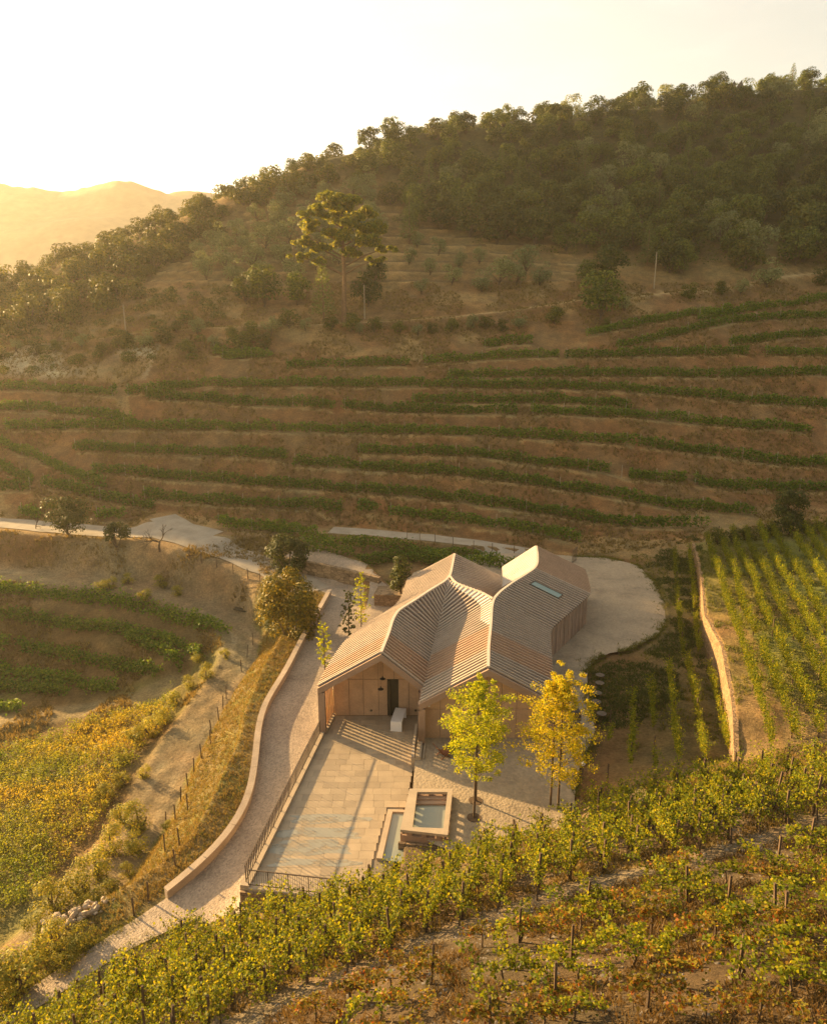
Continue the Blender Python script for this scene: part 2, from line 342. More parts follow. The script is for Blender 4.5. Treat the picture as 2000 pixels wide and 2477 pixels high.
# access road along the terrace
cz((700, 1600, 0), (640, 1717, -.35), (700, 1800, -.5), (640, 1850, -.8), (600, 2000, -1.35), (560, 2080, -1.7), (420, 2190, -2.4), (280, 2270, -2.9), (150, 2360, -3.4), (0, 2450, -3.9))
# slope below the road and the dirt track
cz((690, 1560, -.6), (600, 1480, -2.4), (610, 1560, -3.2), (540, 1640, -4.8), (480, 1720, -5.6), (420, 1800, -6.2), (370, 1900, -6.5), (330, 2000, -6.6), (300, 2080, -6.3), (540, 1500, -3.0), (440, 1440, -1.9), (300, 1410, -1.3), (0, 1385, -.7))
cz((560, 1700, -3.0), (520, 1850, -3.6), (450, 2000, -4.2), (400, 2100, -3.8), (590, 1760, -1.2), (560, 1900, -1.6), (480, 2080, -2.6))
cz((0, 1330, 1.2), (200, 1340, 1.0), (400, 1375, .3), (520, 1400, -.3), (600, 1420, -.8))
# left basin
cz((0, 1450, -2.4), (250, 1460, -2.7), (450, 1520, -3.7), (0, 1540, -4.9), (250, 1560, -4.9), (420, 1620, -5.6), (0, 1640, -8.2), (250, 1650, -7.6), (350, 1690, -7.2), (0, 1720, -9.2), (200, 1720, -8.4), (0, 1830, -9.0), (120, 1830, -8.4), (250, 1760, -7.8))
cz((0, 1950, -8.2), (150, 1950, -7.4), (250, 1850, -7.2), (0, 2100, -7.8), (100, 2150, -7.4), (200, 2000, -7.2), (200, 2180, -6.8), (0, 2300, -6.9), (100, 2290, -6.0), (250, 2130, -6.6))
# near vineyard shoulder
cz((560, 2160, -1.5), (700, 2130, -1.2), (900, 2080, -.6), (1000, 2060, 0), (1150, 2020, .3), (1300, 1990, .7), (1450, 1950, 1.4), (500, 2250, -.8), (300, 2330, -2.2), (180, 2420, -2.8))
cz((500, 2400, 2.0), (800, 2300, 3.2), (1000, 2180, 3.0), (1000, 2300, 5.2), (1300, 2100, 4.0), (1300, 2250, 6.6), (1600, 2000, 4.4), (1600, 2150, 7.0), (1600, 2300, 9.0), (2000, 2000, 6.6), (2000, 2200, 9.8), (2000, 2450, 12.2), (1500, 2450, 10.5), (1000, 2450, 7.6), (600, 2470, 4.0), (200, 2477, -1.2))
cz((1784, 1860, 4.2), (2000, 1830, 4.6), (1900, 1700, 3.7))
# lower strip and upper plot at the right
cz((1500, 1700, .8), (1600, 1700, .9), (1480, 1850, .9), (1600, 1850, 1.6), (1520, 1640, .6), (1640, 1560, .8), (1650, 1400, .8), (1690, 1640, .9), (1740, 1780, 1.8))
cz((1780, 1560, 3.3), (1760, 1400, 3.1), (1900, 1400, 3.4), (2000, 1400, 3.8), (2000, 1550, 3.9), (1850, 1700, 3.7), (1780, 1310, 3.0), (1950, 1300, 3.4), (1740, 1560, 3.2))
CP = np.array(CP)
KC = 3.0
def kern(A, B): return np.sqrt(((A[:, None, :] - B[None, :, :]) ** 2).sum(-1) + KC * KC)
SC = 100.0
_K = kern(CP[:, :2], CP[:, :2]) + np.eye(len(CP)) * -.35
_P = np.c_[np.ones(len(CP)), CP[:, :2] / SC]
_A = np.block([[_K, _P], [_P.T, np.zeros((3, 3))]])
_w = np.linalg.solve(_A, np.r_[CP[:, 2], 0, 0, 0])
def base_h(xy):
    out = np.empty(len(xy))
    for i in range(0, len(xy), 40000):
        q = xy[i:i + 40000]
        out[i:i + 40000] = kern(q, CP[:, :2]) @ _w[:-3] + np.c_[np.ones(len(q)), q / SC] @ _w[-3:]
    return out
AZ = np.radians(np.r_[np.arange(-88, -36, 1.5), np.arange(-36, -32.5, .5), np.arange(-32.5, 32.6, .15), np.arange(33, 36, .5), np.arange(36, 76, 1.5)])
RR = np.r_[np.arange(9, 30, .14), np.arange(30, 80, .24), np.arange(80, 145, .3), np.arange(145, 260, 1.1), np.geomspace(260, 420, 18)]
nA, nR = len(AZ), len(RR)
AA, RG = np.meshgrid(AZ, RR, indexing='ij')
GX, GY = RG * np.sin(AA), RG * np.cos(AA)
GXY = np.c_[GX.ravel(), GY.ravel()]
H = base_h(GXY).reshape(nA, nR)
def gz(x, y, A=None):
    A = H if A is None else A
    x = np.asarray(x, float); y = np.asarray(y, float)
    i = np.interp(np.arctan2(x, y), AZ, np.arange(nA)); j = np.interp(np.hypot(x, y), RR, np.arange(nR))
    i0 = np.clip(i.astype(int), 0, nA - 2); j0 = np.clip(j.astype(int), 0, nR - 2); u = i - i0; v = j - j0
    return (A[i0, j0] * (1 - u) * (1 - v) + A[i0 + 1, j0] * u * (1 - v) + A[i0, j0 + 1] * (1 - u) * v + A[i0 + 1, j0 + 1] * u * v)
def hit(px, py, A=None, rmin=12):
    """where the line of sight of a photo pixel meets the land"""
    A = H if A is None else A
    d = ray(px, py); az = math.atan2(d[0], d[1]); sl = d[2] / math.hypot(d[0], d[1])
    i = np.interp(az, AZ, np.arange(nA)); i0 = min(int(i), nA - 2); u = i - i0
    h = A[i0] * (1 - u) + A[i0 + 1] * u
    g = h - (CH + sl * RR); k = np.where((g > 0) & (RR > rmin))[0]
    if len(k) == 0: return None
    k = k[0]; r = RR[k] if k == 0 else RR[k - 1] + (RR[k] - RR[k - 1]) * (-g[k - 1]) / (g[k] - g[k - 1] + 1e-9)
    return np.array([r * math.sin(az), r * math.cos(az), CH + sl * r])
def inpoly(x, y, poly):
    x = np.asarray(x); y = np.asarray(y); r = np.zeros(x.shape, bool); n = len(poly)
    for i in range(n):
        x0, y0 = poly[i][:2]; x1, y1 = poly[(i + 1) % n][:2]
        if y0 == y1: continue
        c = ((y0 > y) != (y1 > y)) & (x < (x1 - x0) * (y - y0) / (y1 - y0) + x0); r ^= c
    return r
def polyline_near(x, y, pts):
    """distance to a polyline and the interpolated z of its nearest point"""
    bd = np.full(x.shape, 1e9); bz = np.zeros(x.shape)
    for a, b in zip(pts[:-1], pts[1:]):
        d = np.array(b[:2]) - np.array(a[:2]); L2 = (d ** 2).sum() + 1e-9
        t = np.clip(((x - a[0]) * d[0] + (y - a[1]) * d[1]) / L2, 0, 1)
        dd = np.hypot(x - a[0] - t * d[0], y - a[1] - t * d[1]); m = dd < bd
        bd[m] = dd[m]
        if len(a) > 2: bz[m] = (a[2] + t * (b[2] - a[2]))[m]
    return bd, bz
def poly_sd(x, y, poly):
    d, _ = polyline_near(x, y, list(poly) + [poly[0]]); return np.where(inpoly(x, y, poly), -d, d)
def smooth(e0, e1, v):
    t = np.clip((v - e0) / (e1 - e0), 0, 1); return t * t * (3 - 2 * t)
def resample(pts, step):
    pts = np.asarray(pts, float); s = np.r_[0, np.cumsum(np.hypot(*np.diff(pts[:, :2], axis=0).T))]
    q = np.linspace(0, s[-1], max(2, int(s[-1] / step) + 1)); return np.c_[tuple(np.interp(q, s, pts[:, k]) for k in range(pts.shape[1]))]

# ---- vine rows on the terraces: traced along the foot of every hedge
ROWS = [
 [(1690,775),(1853,746),(2000,725)], [(1420,815),(1576,780),(1680,760),(1766,751)], [(1495,841),(1576,823),(1691,797),(1766,783),(1864,775),(2000,768)],
 [(1766,838),(1864,826),(1922,818),(2000,816)], [(1173,838),(1285,830)], [(1029,881),(1173,872),(1346,864)], [(1369,868),(1576,861),(1806,858)], [(1853,858),(2000,861)],
 [(697,892),(864,889),(985,886)], [(1086,917),(1155,915),(1288,912),(1490,912),(1749,911),(2000,905)],
 [(0,944),(173,950),(280,956)], [(311,956),(403,943),(518,936),(634,937),(806,937),(1000,937),(1230,941),(1403,943),(1576,953),(1691,962),(1806,973),(2000,984)],
 [(357,963),(461,969),(576,980),(806,989)], [(834,990),(1000,1000),(1248,1003)], [(1288,1002),(1490,1009),(1553,1012),(1634,1020),(1749,1032),(1864,1041),(1956,1047)], [(1000,976),(1173,975),(1403,978),(1490,984),(1522,990)],
 [(0,993),(115,997),(230,1009),(323,1024)], [(17,1038),(288,1038),(576,1043),(1000,1050),(1173,1056),(1346,1064),(1532,1076)], [(1547,1079),(1691,1098),(1864,1124),(2000,1132)],
 [(184,1090),(432,1102),(690,1109)], [(870,1096),(1000,1100),(1115,1102),(1259,1119),(1403,1136),(1518,1156),(1651,1170)], [(1680,1174),(1778,1187),(1880,1190),(2000,1186)],
 [(714,1124),(864,1136),(1000,1144),(1144,1154),(1288,1174),(1461,1202),(1634,1230),(1818,1247)],
 [(227,1145),(403,1159),(576,1171),(806,1188),(1000,1201),(1144,1219),(1288,1239),(1426,1262),(1518,1274),(1664,1277)], [(1680,1277),(1708,1275)],
 [(351,1208),(518,1220),(691,1230),(824,1234)], [(870,1236),(912,1237)], [(945,1245),(1000,1253),(1173,1271),(1288,1291),(1397,1310)],
 [(0,1074),(35,1091),(92,1112),(173,1153),(253,1184)], [(109,1176),(207,1199),(288,1219),(369,1236)], [(0,1184),(75,1187)], [(236,1248),(300,1253)], [(52,1231),(95,1236)], [(0,1131),(35,1150),(78,1168)],
 [(530,1270),(600,1283),(690,1287)], [(520,858),(640,864)], [(540,872),(655,866)],
]
rows_w = []
for pl in ROWS:
    dense = resample(pl, 12)
    w = [hit(*p) for p in dense]; w = [p for p in w if p is not None]
    if len(w) > 1: rows_w.append(np.array(w))
# benches and banks
Hs = H.copy(); T = H.copy(); LIP = np.zeros_like(H); BANK = np.zeros_like(H)
for i in range(nA):
    ks = []
    for w in rows_w:
        a = np.arctan2(w[:, 0], w[:, 1])
        if a[0] > a[-1]: a = a[::-1]; w = w[::-1]
        if a[0] - 1e-4 <= AZ[i] <= a[-1] + 1e-4:
            r = np.interp(AZ[i], a, np.hypot(w[:, 0], w[:, 1])); 
            if r > 84: ks.append(r)
    if len(ks) < 2: continue
    ks = sorted(ks); kk = [ks[0]]
    for r in ks[1:]:
        if r - kk[-1] > 1.9: kk.append(r)
    X = [kk[0] - 3.0]; Z = [np.interp(kk[0] - 3.0, RR, Hs[i])]
    for r in kk:
        h = np.interp(r, RR, Hs[i]); X += [r - .75, r + .6]; Z += [h - .06, h + .06]
    X.append(kk[-1] + 3); Z.append(np.interp(kk[-1] + 3, RR, Hs[i]))
    m = (RR > X[0]) & (RR < X[-1]); T[i, m] = np.interp(RR[m], X, Z)
    dk = np.min(np.abs(RR[:, None] - (np.array(kk) - .85)[None, :]), axis=1); LIP[i] = np.where(dk < .18, 1, 0); d2 = np.min(np.where(RR[:, None] - np.array(kk)[None, :] > -.7, np.abs(RR[:, None] - np.array(kk)[None, :]), 9), axis=1); BANK[i] = np.where(m & (d2 > .75), 1, 0)
m = (np.abs(np.degrees(AA)) < 33)
T2 = T.copy()
for k in (-2, -1, 1, 2): T2 += np.roll(T, k, axis=0)
T2 /= 5; H = np.where(m & (RG > 82), T2, H)
# stepped olive terraces higher up
mid = smooth(33, 36, Hs) * (1 - smooth(54, 60, Hs)) * smooth(-70, -50, GX) * (1 - smooth(28, 44, GX)) * (RG > 100)
saw = (Hs / 2.1) % 1.0
H = H + mid * (np.where(saw < .78, saw * .55, .43 - (saw - .78) * 1.95) - .2) * 1.3
# roads and tracks pressed into the land
def pz(*a): return [at(*q) for q in a]
ROAD_BACK = pz((-160, 1250, 3.4), (0, 1266, 3.0), (280, 1288, 2.7), (390, 1290, 2.6), (470, 1310, 2.3), (560, 1340, 1.5), (660, 1378, .8), (760, 1430, .45))
ROAD_FORK = pz((395, 1250, 3.6), (440, 1275, 3.1), (520, 1295, 2.6))
ROAD_RING = pz((800, 1283, 2.0), (911, 1290, 1.9), (1040, 1302, 1.6), (1160, 1315, 1.3), (1270, 1335, .8), (1400, 1362, .5))
ROAD_SIDE = pz((800, 1440, .35), (770, 1530, .2), (730, 1620, 0), (700, 1720, -.3), (695, 1790, -.5), (665, 1860, -.8), (630, 1960, -1.15), (580, 2060, -1.6), (500, 2130, -2.0), (410, 2195, -2.4), (280, 2280, -2.9), (150, 2365, -3.4), (0, 2455, -3.9), (-120, 2530, -4.3))
TRACK = pz((-200, 1370, -.4), (0, 1388, -.7), (180, 1398, -1.0), (330, 1420, -1.4), (450, 1448, -2.0), (540, 1490, -2.8), (590, 1540, -3.4), (575, 1610, -4.3), (520, 1690, -5.4), (460, 1780, -6.0), (400, 1880, -6.4), (350, 1990, -6.6), (250, 2120, -6.6), (130, 2260, -6.3), (0, 2400, -6.2))
TRACK2 = pz((420, 1650, -6.6), (330, 1690, -7.2), (200, 1720, -8.2), (0, 1740, -9.0))
HILL_ROAD = [hit(*p, Hs) for p in ((1000, 770), (900, 777), (780, 783), (640, 789), (500, 795), (380, 802), (250, 815), (100, 832), (0, 845))][::-1] + [hit(*p, Hs) for p in ((1100, 763), (1250, 747), (1400, 728))]
HILL_PATH = [hit(*p, Hs) for p in ((1540, 712), (1650, 702), (1760, 695), (1880, 672), (2000, 655))]
def press(pts, w, f):
    global H
    pts = resample(np.array(pts), 1.5)
    lo = pts[:, :2].min(0) - w - f; hi = pts[:, :2].max(0) + w + f
    m = (GX > lo[0]) & (GX < hi[0]) & (GY > lo[1]) & (GY < hi[1])
    d, z = polyline_near(GX[m], GY[m], pts); k = 1 - smooth(w, w + f, d)
    H[m] = H[m] * (1 - k) + z * k
press(TRACK, 1.6, 1.6); press(TRACK2, 1.0, 1.5); press(ROAD_BACK, 2.6, 2.6); press(ROAD_FORK, 2.0, 2.0); press(ROAD_RING, 1.8, 2.5)
press(HILL_ROAD, .9, 1.2); press(HILL_PATH, .9, 1.5)
press(ROAD_SIDE, 3.2, .6)
# the pads the house, court and drive stand on
COURT_Z = .6
DRIVE = [tuple(at(*p, .5)[:2]) for p in ((1389,1347),(1469,1351),(1542,1369),(1582,1410),(1610,1462),(1610,1506),(1590,1539),(1538,1565),(1518,1575),(1469,1583),(1433,1603),(1419,1631),(1421,1676),(1433,1736),(1439,1773),(1420,1820),(1399,1865),(1388,1940))]
PAD = DRIVE + [(9.2, 33.5), (1.6, 32.0), (-2.9, 28.6), (-8.2, 30.2), (-6.3, 43.6), (-6.2, 50), (-5, 53), (-1.2, 60), (-1.2, 68), (-4, 74), (-8, 80), (2, 83), (14, 83.5)]
sdp = poly_sd(GX, GY, PAD)
inner = np.array([(-8.2, 30.2), (-6.3, 43.6), (-6.1, 46.6), (.45, 46.6), (0.2, 40.5), (-1.4, 29)])
k = 1 - smooth(-.4, .5, sdp)
padz = .35 + 0 * GX
padz = np.where(poly_sd(GX, GY, [tuple(p) for p in inner]) < .4, -.35, padz)
padz = np.where((GX < -1) & (GY > 66), .35, padz)
H = H * (1 - k) + padz * k
# retaining wall step at the upper plot
WALL_TOP = [tuple(hit(*p, Hs)) for p in ((1677,1317),(1690,1390),(1699,1440),(1705,1523),(1744,1603),(1766,1720),(1786,1845))]
wpts = [(p[0], p[1], p[2]) for p in WALL_TOP]
d, zt = polyline_near(GX, GY, wpts)
ys = np.array([p[1] for p in wpts][::-1]); xs = np.array([p[0] for p in wpts][::-1])
wx = np.interp(GY, ys, xs); side = GX - wx
iny = (GY > ys[0]) & (GY < ys[-1]); fy = smooth(ys[0], ys[0] + 4, GY) * (1 - smooth(ys[-1] - 5, ys[-1], GY))
low = np.interp(GY, [30, 36, 42, 50, 60, 85], [3.4, 2.2, 1.2, .75, .7, 1.2])
lw = (1 - smooth(-.22, .0, side)) * smooth(-9, -2.5, side) * fy * iny
pl_ = gz(wx + 5.0, GY); up_ = (side > -.12) * (side < 5) * fy * iny * (1 - smooth(2.0, 5.0, side)); H = H * (1 - up_) + np.maximum(H, pl_ - .1) * up_
H = H * (1 - lw) + np.minimum(low, H) * lw
# small unevenness
def vnoise(x, y, s, seed):
    q = np.random.default_rng(seed); g = q.random((128, 128)); x = x / s; y = y / s
    i = np.floor(x).astype(int); j = np.floor(y).astype(int); u = x - i; v = y - j; u = u * u * (3 - 2 * u); v = v * v * (3 - 2 * v)
    a = g[i % 128, j % 128]; b = g[(i + 1) % 128, j % 128]; c = g[i % 128, (j + 1) % 128]; e = g[(i + 1) % 128, (j + 1) % 128]
    return a * (1 - u) * (1 - v) + b * u * (1 - v) + c * (1 - u) * v + e * u * v - .5
rough = smooth(.3, 1.5, sdp)
for rd, w in ((ROAD_BACK, 2.4), (ROAD_SIDE, 3.6), (ROAD_RING, 1.9), (ROAD_FORK, 2.4)):
    rough = rough * smooth(w, w + 1, polyline_near(GX, GY, rd)[0])
H = H + rough * (vnoise(GX, GY, 3.1, 1) * .22 + vnoise(GX, GY, .9, 2) * .12 + vnoise(GX, GY, 14, 3) * .7 * smooth(90, 150, RG))

# ---- what grows or lies on the land: base colour of the ground itself, by place
def mixc(a, b, k): return a * (1 - k[..., None]) + np.array(b) * k[..., None]
G = np.zeros((nA, nR, 3)) + np.array((.175, .105, .050))
nA1 = vnoise(GX, GY, 4.5, 5) + .5; nA2 = vnoise(GX, GY, 1.6, 6) + .5; nA3 = vnoise(GX, GY, 22, 7) + .5
G = mixc(G, (.27, .185, .085), smooth(.45, .8, nA1) * .7)                     # dry straw patches
G = mixc(G, (.17, .095, .045), smooth(.5, .9, nA2) * .5)
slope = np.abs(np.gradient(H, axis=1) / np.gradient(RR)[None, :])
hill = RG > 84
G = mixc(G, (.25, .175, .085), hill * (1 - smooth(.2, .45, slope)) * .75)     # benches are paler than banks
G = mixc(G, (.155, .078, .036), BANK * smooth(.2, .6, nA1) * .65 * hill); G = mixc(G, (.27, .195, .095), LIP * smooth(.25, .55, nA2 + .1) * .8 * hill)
G = mixc(G, (.155, .115, .05), smooth(32, 38, Hs) * .6 * hill); G = mixc(G, (.30, .21, .095), mid * ((saw > .60) & (saw < .80)) * smooth(.3, .6, nA1) * .8); G = mixc(G, (.08, .055, .03), mid * (saw >= .80) * .6)
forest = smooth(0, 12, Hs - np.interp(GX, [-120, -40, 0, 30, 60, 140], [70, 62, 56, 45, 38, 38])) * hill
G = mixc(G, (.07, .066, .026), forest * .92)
# basin, weeds and lower track side
basin = (1 - smooth(-3.5, -2.2, H)) * (RG < 90) * (GX < 0)
G = mixc(G, (.17, .115, .05), basin * .85)
G = mixc(G, (.13, .135, .04), basin * smooth(.5, .75, nA1) * .6)
d, _ = polyline_near(GX, GY, TRACK); G = mixc(G, (.25, .195, .125), (1 - smooth(1.3, 2.8, d)) * .85)
rut = (np.abs(d - .8) < .28) * smooth(.25, .6, nA2 + .15); G = mixc(G, (.32, .255, .165), rut * .6)
d, _ = polyline_near(GX, GY, TRACK2); G = mixc(G, (.27, .21, .12), (1 - smooth(.8, 2.0, d)) * .7)
for rd in (HILL_ROAD, HILL_PATH):
    d, _ = polyline_near(GX, GY, rd); G = mixc(G, (.36, .265, .14), (1 - smooth(.7, 1.5, d)) * .95)
# banks under the back road
b0 = smooth(66, 70, RG) * (1 - smooth(90, 93, RG)) * (1 - smooth(-16, -10, GX)) * smooth(-3.6, -1.6, H) * (1 - smooth(2.0, 3.0, H))
G = mixc(G, (.235, .175, .105), b0 * .75)
# planted bank beside the side road
KERB = pz((798,1437,.5),(769,1490,.4),(737,1544,.3),(691,1636,.05),(639,1717,-.2),(625,1774,-.4),(620,1843,-.65),(608,1935,-1.0),(576,2004,-1.3),(530,2062,-1.6),(480,2112,-1.9),(403,2171,-2.3))
dk, _ = polyline_near(GX, GY, KERB)
bank = (1 - smooth(7.0, 9.0, dk)) * (GX < -6) * (RG < 75) * (H < .6) * (polyline_near(GX, GY, TRACK)[0] > 1.6)
G = mixc(G, (.185, .15, .07), bank * .85); G = mixc(G, (.16, .16, .045), bank * smooth(.5, .8, nA2) * .6)
# near shoulder
near = (RG < 42) * smooth(-13, -9, GX) * (GY < 36)
G = mixc(G, (.165, .122, .082), near * .9); G = mixc(G, (.15, .135, .05), near * smooth(.55, .8, nA1) * .6)
PATHPX = ((300, 2560), (640, 2450), (820, 2370), (1000, 2292), (1144, 2238), (1259, 2192), (1403, 2146), (1518, 2117), (1674, 2077), (1806, 2048), (2000, 1980), (2150, 1930))
PATH = [hit(*p) for p in PATHPX]
d, _ = polyline_near(GX, GY, [tuple(p) for p in PATH]); G = mixc(G, (.21, .17, .125), (1 - smooth(.5, 1.0, d)) * near * .8)
belowp = np.array([tuple(p[:2]) for p in PATH]); pyi = np.interp(GX, belowp[:, 0], belowp[:, 1]); red = near * (1 - smooth(-.8, -.3, GY - pyi))
G = mixc(G, (.095, .07, .043), red * .88)
plot = (side > 0) * iny * (RG > 30) * 1.0
G = mixc(G, (.22, .165, .085), plot * .8); G = mixc(G, (.16, .18, .04), plot * smooth(.42, .7, nA1) * .75); G = mixc(G, (.22, .145, .07), (side > -.1) * (side < 2.6) * iny * .7)
G = mixc(G, (.15, .16, .045), plot * smooth(62, 70, RG) * .6)
strip = lw * (RG > 30) * (side < 0)
G = mixc(G, (.16, .13, .06), strip * .8)
rock = ((GX < -42) & (GX > -88) & (RG > 118) & (RG < 140)) * smooth(18.5, 20.0, Hs) * (1 - smooth(23.0, 24.5, Hs)) * smooth(.35, .6, vnoise(GX, GY, 9, 9) + .5)
G = mixc(G, (.40, .33, .22), rock * .9)
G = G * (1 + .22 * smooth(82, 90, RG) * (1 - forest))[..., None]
idx = np.arange(nA * nR).reshape(nA, nR)
quads = np.c_[idx[:-1, :-1].ravel(), idx[1:, :-1].ravel(), idx[1:, 1:].ravel(), idx[:-1, 1:].ravel()][:, ::-1]
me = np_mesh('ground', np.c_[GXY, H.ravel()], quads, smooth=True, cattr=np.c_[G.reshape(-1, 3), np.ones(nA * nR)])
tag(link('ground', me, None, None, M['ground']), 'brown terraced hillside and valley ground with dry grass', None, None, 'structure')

# ---- surfaced roads, draped on the land
def drape(name, poly, mat, step, dz, zfun=None, label=None, kind='structure'):
    poly = [tuple(p[:2]) for p in poly]; pr = resample(np.array(poly + [poly[0]]), step)[:-1]
    lo = pr.min(0); hi = pr.max(0)
    gx, gy = np.meshgrid(np.arange(lo[0], hi[0], step), np.arange(lo[1], hi[1], step)); gx = gx.ravel(); gy = gy.ravel()
    ok = poly_sd(gx, gy, [tuple(p) for p in pr]) < -step * .45
    P = [Vector(p) for p in pr] + [Vector((a, b)) for a, b in zip(gx[ok], gy[ok])]
    n = len(pr); r = delaunay_2d_cdt(P, [(i, (i + 1) % n) for i in range(n)], [], 1, 1e-4)
    V = np.array([(p[0], p[1]) for p in r[0]]); z = (gz(V[:, 0], V[:, 1]) if zfun is None else zfun(V[:, 0], V[:, 1])) + dz
    me = np_mesh(name, np.c_[V, z], np.array([f if Vector((V[f[1]] - V[f[0]])).cross(Vector((V[f[2]] - V[f[0]]))) > 0 else f[::-1] for f in r[2]]), smooth=True)
    return tag(link(name, me, None, None, mat), label, None, None, kind)
def ribbon(name, pts, w, mat, dz=.05, label=None, wv=.25):
    pts = resample(np.array(pts)[:, :3], .7); t = np.gradient(pts[:, :2], axis=0); t /= np.linalg.norm(t, axis=1)[:, None]; nrm = np.c_[-t[:, 1], t[:, 0]]
    nn = max(4, int(w / .6)); V = []
    ww = w / 2 * (1 + wv * vnoise(pts[:, 0], pts[:, 1], 2.5, 21)); w2 = w / 2 * (1 + wv * vnoise(pts[:, 0], pts[:, 1], 2.1, 22))
    for k in range(nn + 1):
        f = k / nn; o = -ww * (1 - f) + w2 * f; V.append(pts[:, :2] + nrm * o[:, None])
    V = np.array(V); n = len(pts); z = gz(V[..., 0], V[..., 1]) + dz
    I = np.arange((nn + 1) * n).reshape(nn + 1, n); q = np.c_[I[:-1, :-1].ravel(), I[1:, :-1].ravel(), I[1:, 1:].ravel(), I[:-1, 1:].ravel()][:, ::-1]
    me = np_mesh(name, np.c_[V.reshape(-1, 2), z.ravel()], q, smooth=True); return tag(link(name, me, None, None, mat), label, None, None, 'structure')
ribbon('gravel_road', ROAD_BACK, 4.0, M['dust'], .07)
ribbon('gravel_road', ROAD_FORK, 3.6, M['dust'], .05)
ribbon('gravel_road', ROAD_RING, 2.8, M['dust'], .06)
side_l = [tuple(p[:2]) for p in KERB]
SR = side_l + [tuple(at(*p)[:2]) for p in ((330, 2225, -2.7), (200, 2310, -3.2), (60, 2400, -3.7), (-100, 2500, -4.2), (-60, 2540, -4.2), (130, 2420, -3.6), (300, 2310, -3.0), (470, 2220, -2.2))] + \
     [(-7.6, 28.9), (-8.4, 30.2), (-6.6, 43.6), (-6.3, 50), (-5, 53), (-1.2, 60), (-1.2, 68), (-1.5, 71.5), (-7, 76.5), (-11, 80), (-14.5, 80.5), (-16, 78)]
drape('access_road', SR, M['gravel'], .8, .05)
drape('court_paving', DRIVE + [(9.2, 33.5), (1.8, 32.0), (-.2, 33.6), (.1, 40.5), (.35, 46.6), (1.5, 67), (-1.2, 70), (0, 76), (6, 82.5), (14, 83.2)], M['court'], 1.0, 0, lambda x, y: .6 + 0 * x)

# ------------------------------------------------------------------ the winery building
ZR, ZE = 6.0, 3.55
bld = empty('winery_building', (1, 52, 0), 0, 'timber roofed winery with two joined gables beside the paved terrace', 'building')
def bl(o): o.location = (-1, -52, 0); return o          # parts are modelled in world metres
def z3(pts, z): return [(p[0], p[1], p[2] if len(p) > 2 else z) for p in pts]
class Slope:
    """ruled roof plane between a ridge line and an eave line"""
    def __init__(s, ridge, eave):
        s.r = np.array(z3(ridge, ZR)); s.e = np.array(z3(eave, ZE))
        n = 60; s.t = np.linspace(0, 1, n)
        u = np.linspace(0, 1, len(s.r))
        L = np.r_[0, np.cumsum(np.linalg.norm(np.diff((s.r + s.e) / 2, axis=0), axis=1))]; s.len = L[-1]
        q = np.interp(s.t, L / L[-1], u)
        f = lambda A: np.c_[tuple(np.interp(q, u, A[:, k]) for k in range(3))]
        s.R = f(s.r); s.E = f(s.e)
        for _ in range(4):                               # ease the bends, keep the ends
            for A in (s.R, s.E): A[1:-1] = (A[:-2] + 2 * A[1:-1] + A[2:]) / 4
    def at(s, t, v, off=0.0):
        r = np.array([np.interp(t, s.t, s.R[:, k]) for k in range(3)]); e = np.array([np.interp(t, s.t, s.E[:, k]) for k in range(3)])
        p = r * (1 - v) + e * v
        if off:
            r2 = np.array([np.interp(min(t + .02, 1), s.t, s.R[:, k]) for k in range(3)]); r1 = np.array([np.interp(max(t - .02, 0), s.t, s.R[:, k]) for k in range(3)])
            n = np.cross(e - r, r2 - r1); n /= np.linalg.norm(n) + 1e-9
            if n[2] < 0: n = -n
            p = p + n * off
        return p
ORIENT = (('board', 'batten'), ('board_new', 'batten_new'))
def roof(s, new=(2, 2), sp=.34, mats=ORIENT, thick=.16, bw=.125, bh=.09, v0=0.0, v1=1.0):
    n = max(4, int(round(s.len / sp)))
    cuts = [0.0] + [c for c in new if 0 < c < 1] + [1.0]
    segs = [(0, new[0], 0), (new[0], new[1], 1), (new[1], 1, 0)] if new[0] < 1 else [(0, 1, 0)]
    for a, b, k in segs:
        if b - a < 1e-3: continue
        m = max(2, int((b - a) * 40)); V = []; Fc = []
        for i in range(m + 1):
            t = a + (b - a) * i / m
            for v in (v0, (v0 + v1) / 2, v1): V.append(s.at(t, v))
        n0 = len(V); V += [p - np.array([0, 0, thick]) for p in V]
        for i in range(m):
            for j in range(2):
                q = (i * 3 + j, i * 3 + j + 1, i * 3 + j + 4, i * 3 + j + 3); Fc.append(q); Fc.append(tuple(n0 + x for x in q[::-1]))
            for j in (0, 2): q = (i * 3 + j, i * 3 + 3 + j, n0 + i * 3 + 3 + j, n0 + i * 3 + j); Fc.append(q)
        for i in (0, m):
            for j in range(2): Fc.append((i * 3 + j, i * 3 + j + 1, n0 + i * 3 + j + 1, n0 + i * 3 + j))
        # outward faces up
        p0, p1, p2 = (np.array(V[q]) for q in Fc[0][:3]); up = np.cross(p1 - p0, p2 - p0)[2]
        if up < 0: Fc = [f[::-1] for f in Fc]
        o = bl(MB().add(V, Fc).build('roof_slope', M[mats[k][0]], bld))
        if k: o['label'] = 'strip of fresh orange boards'
    for i in range(n + 1):
        t = min(max(i / n, .004), .996); k = 1 if new[0] <= t < new[1] and new[0] < 1 else 0
        a = s.at(t, v0 + .004, bh / 2); b = s.at(t, v1 + .012, bh / 2)
        if np.linalg.norm(a - b) < .25: continue
        up = s.at(t, .5, 1.0) - s.at(t, .5)
        bl(MB().bar(a, b, bw, bh, up).build('batten', M[mats[k][1]], bld))
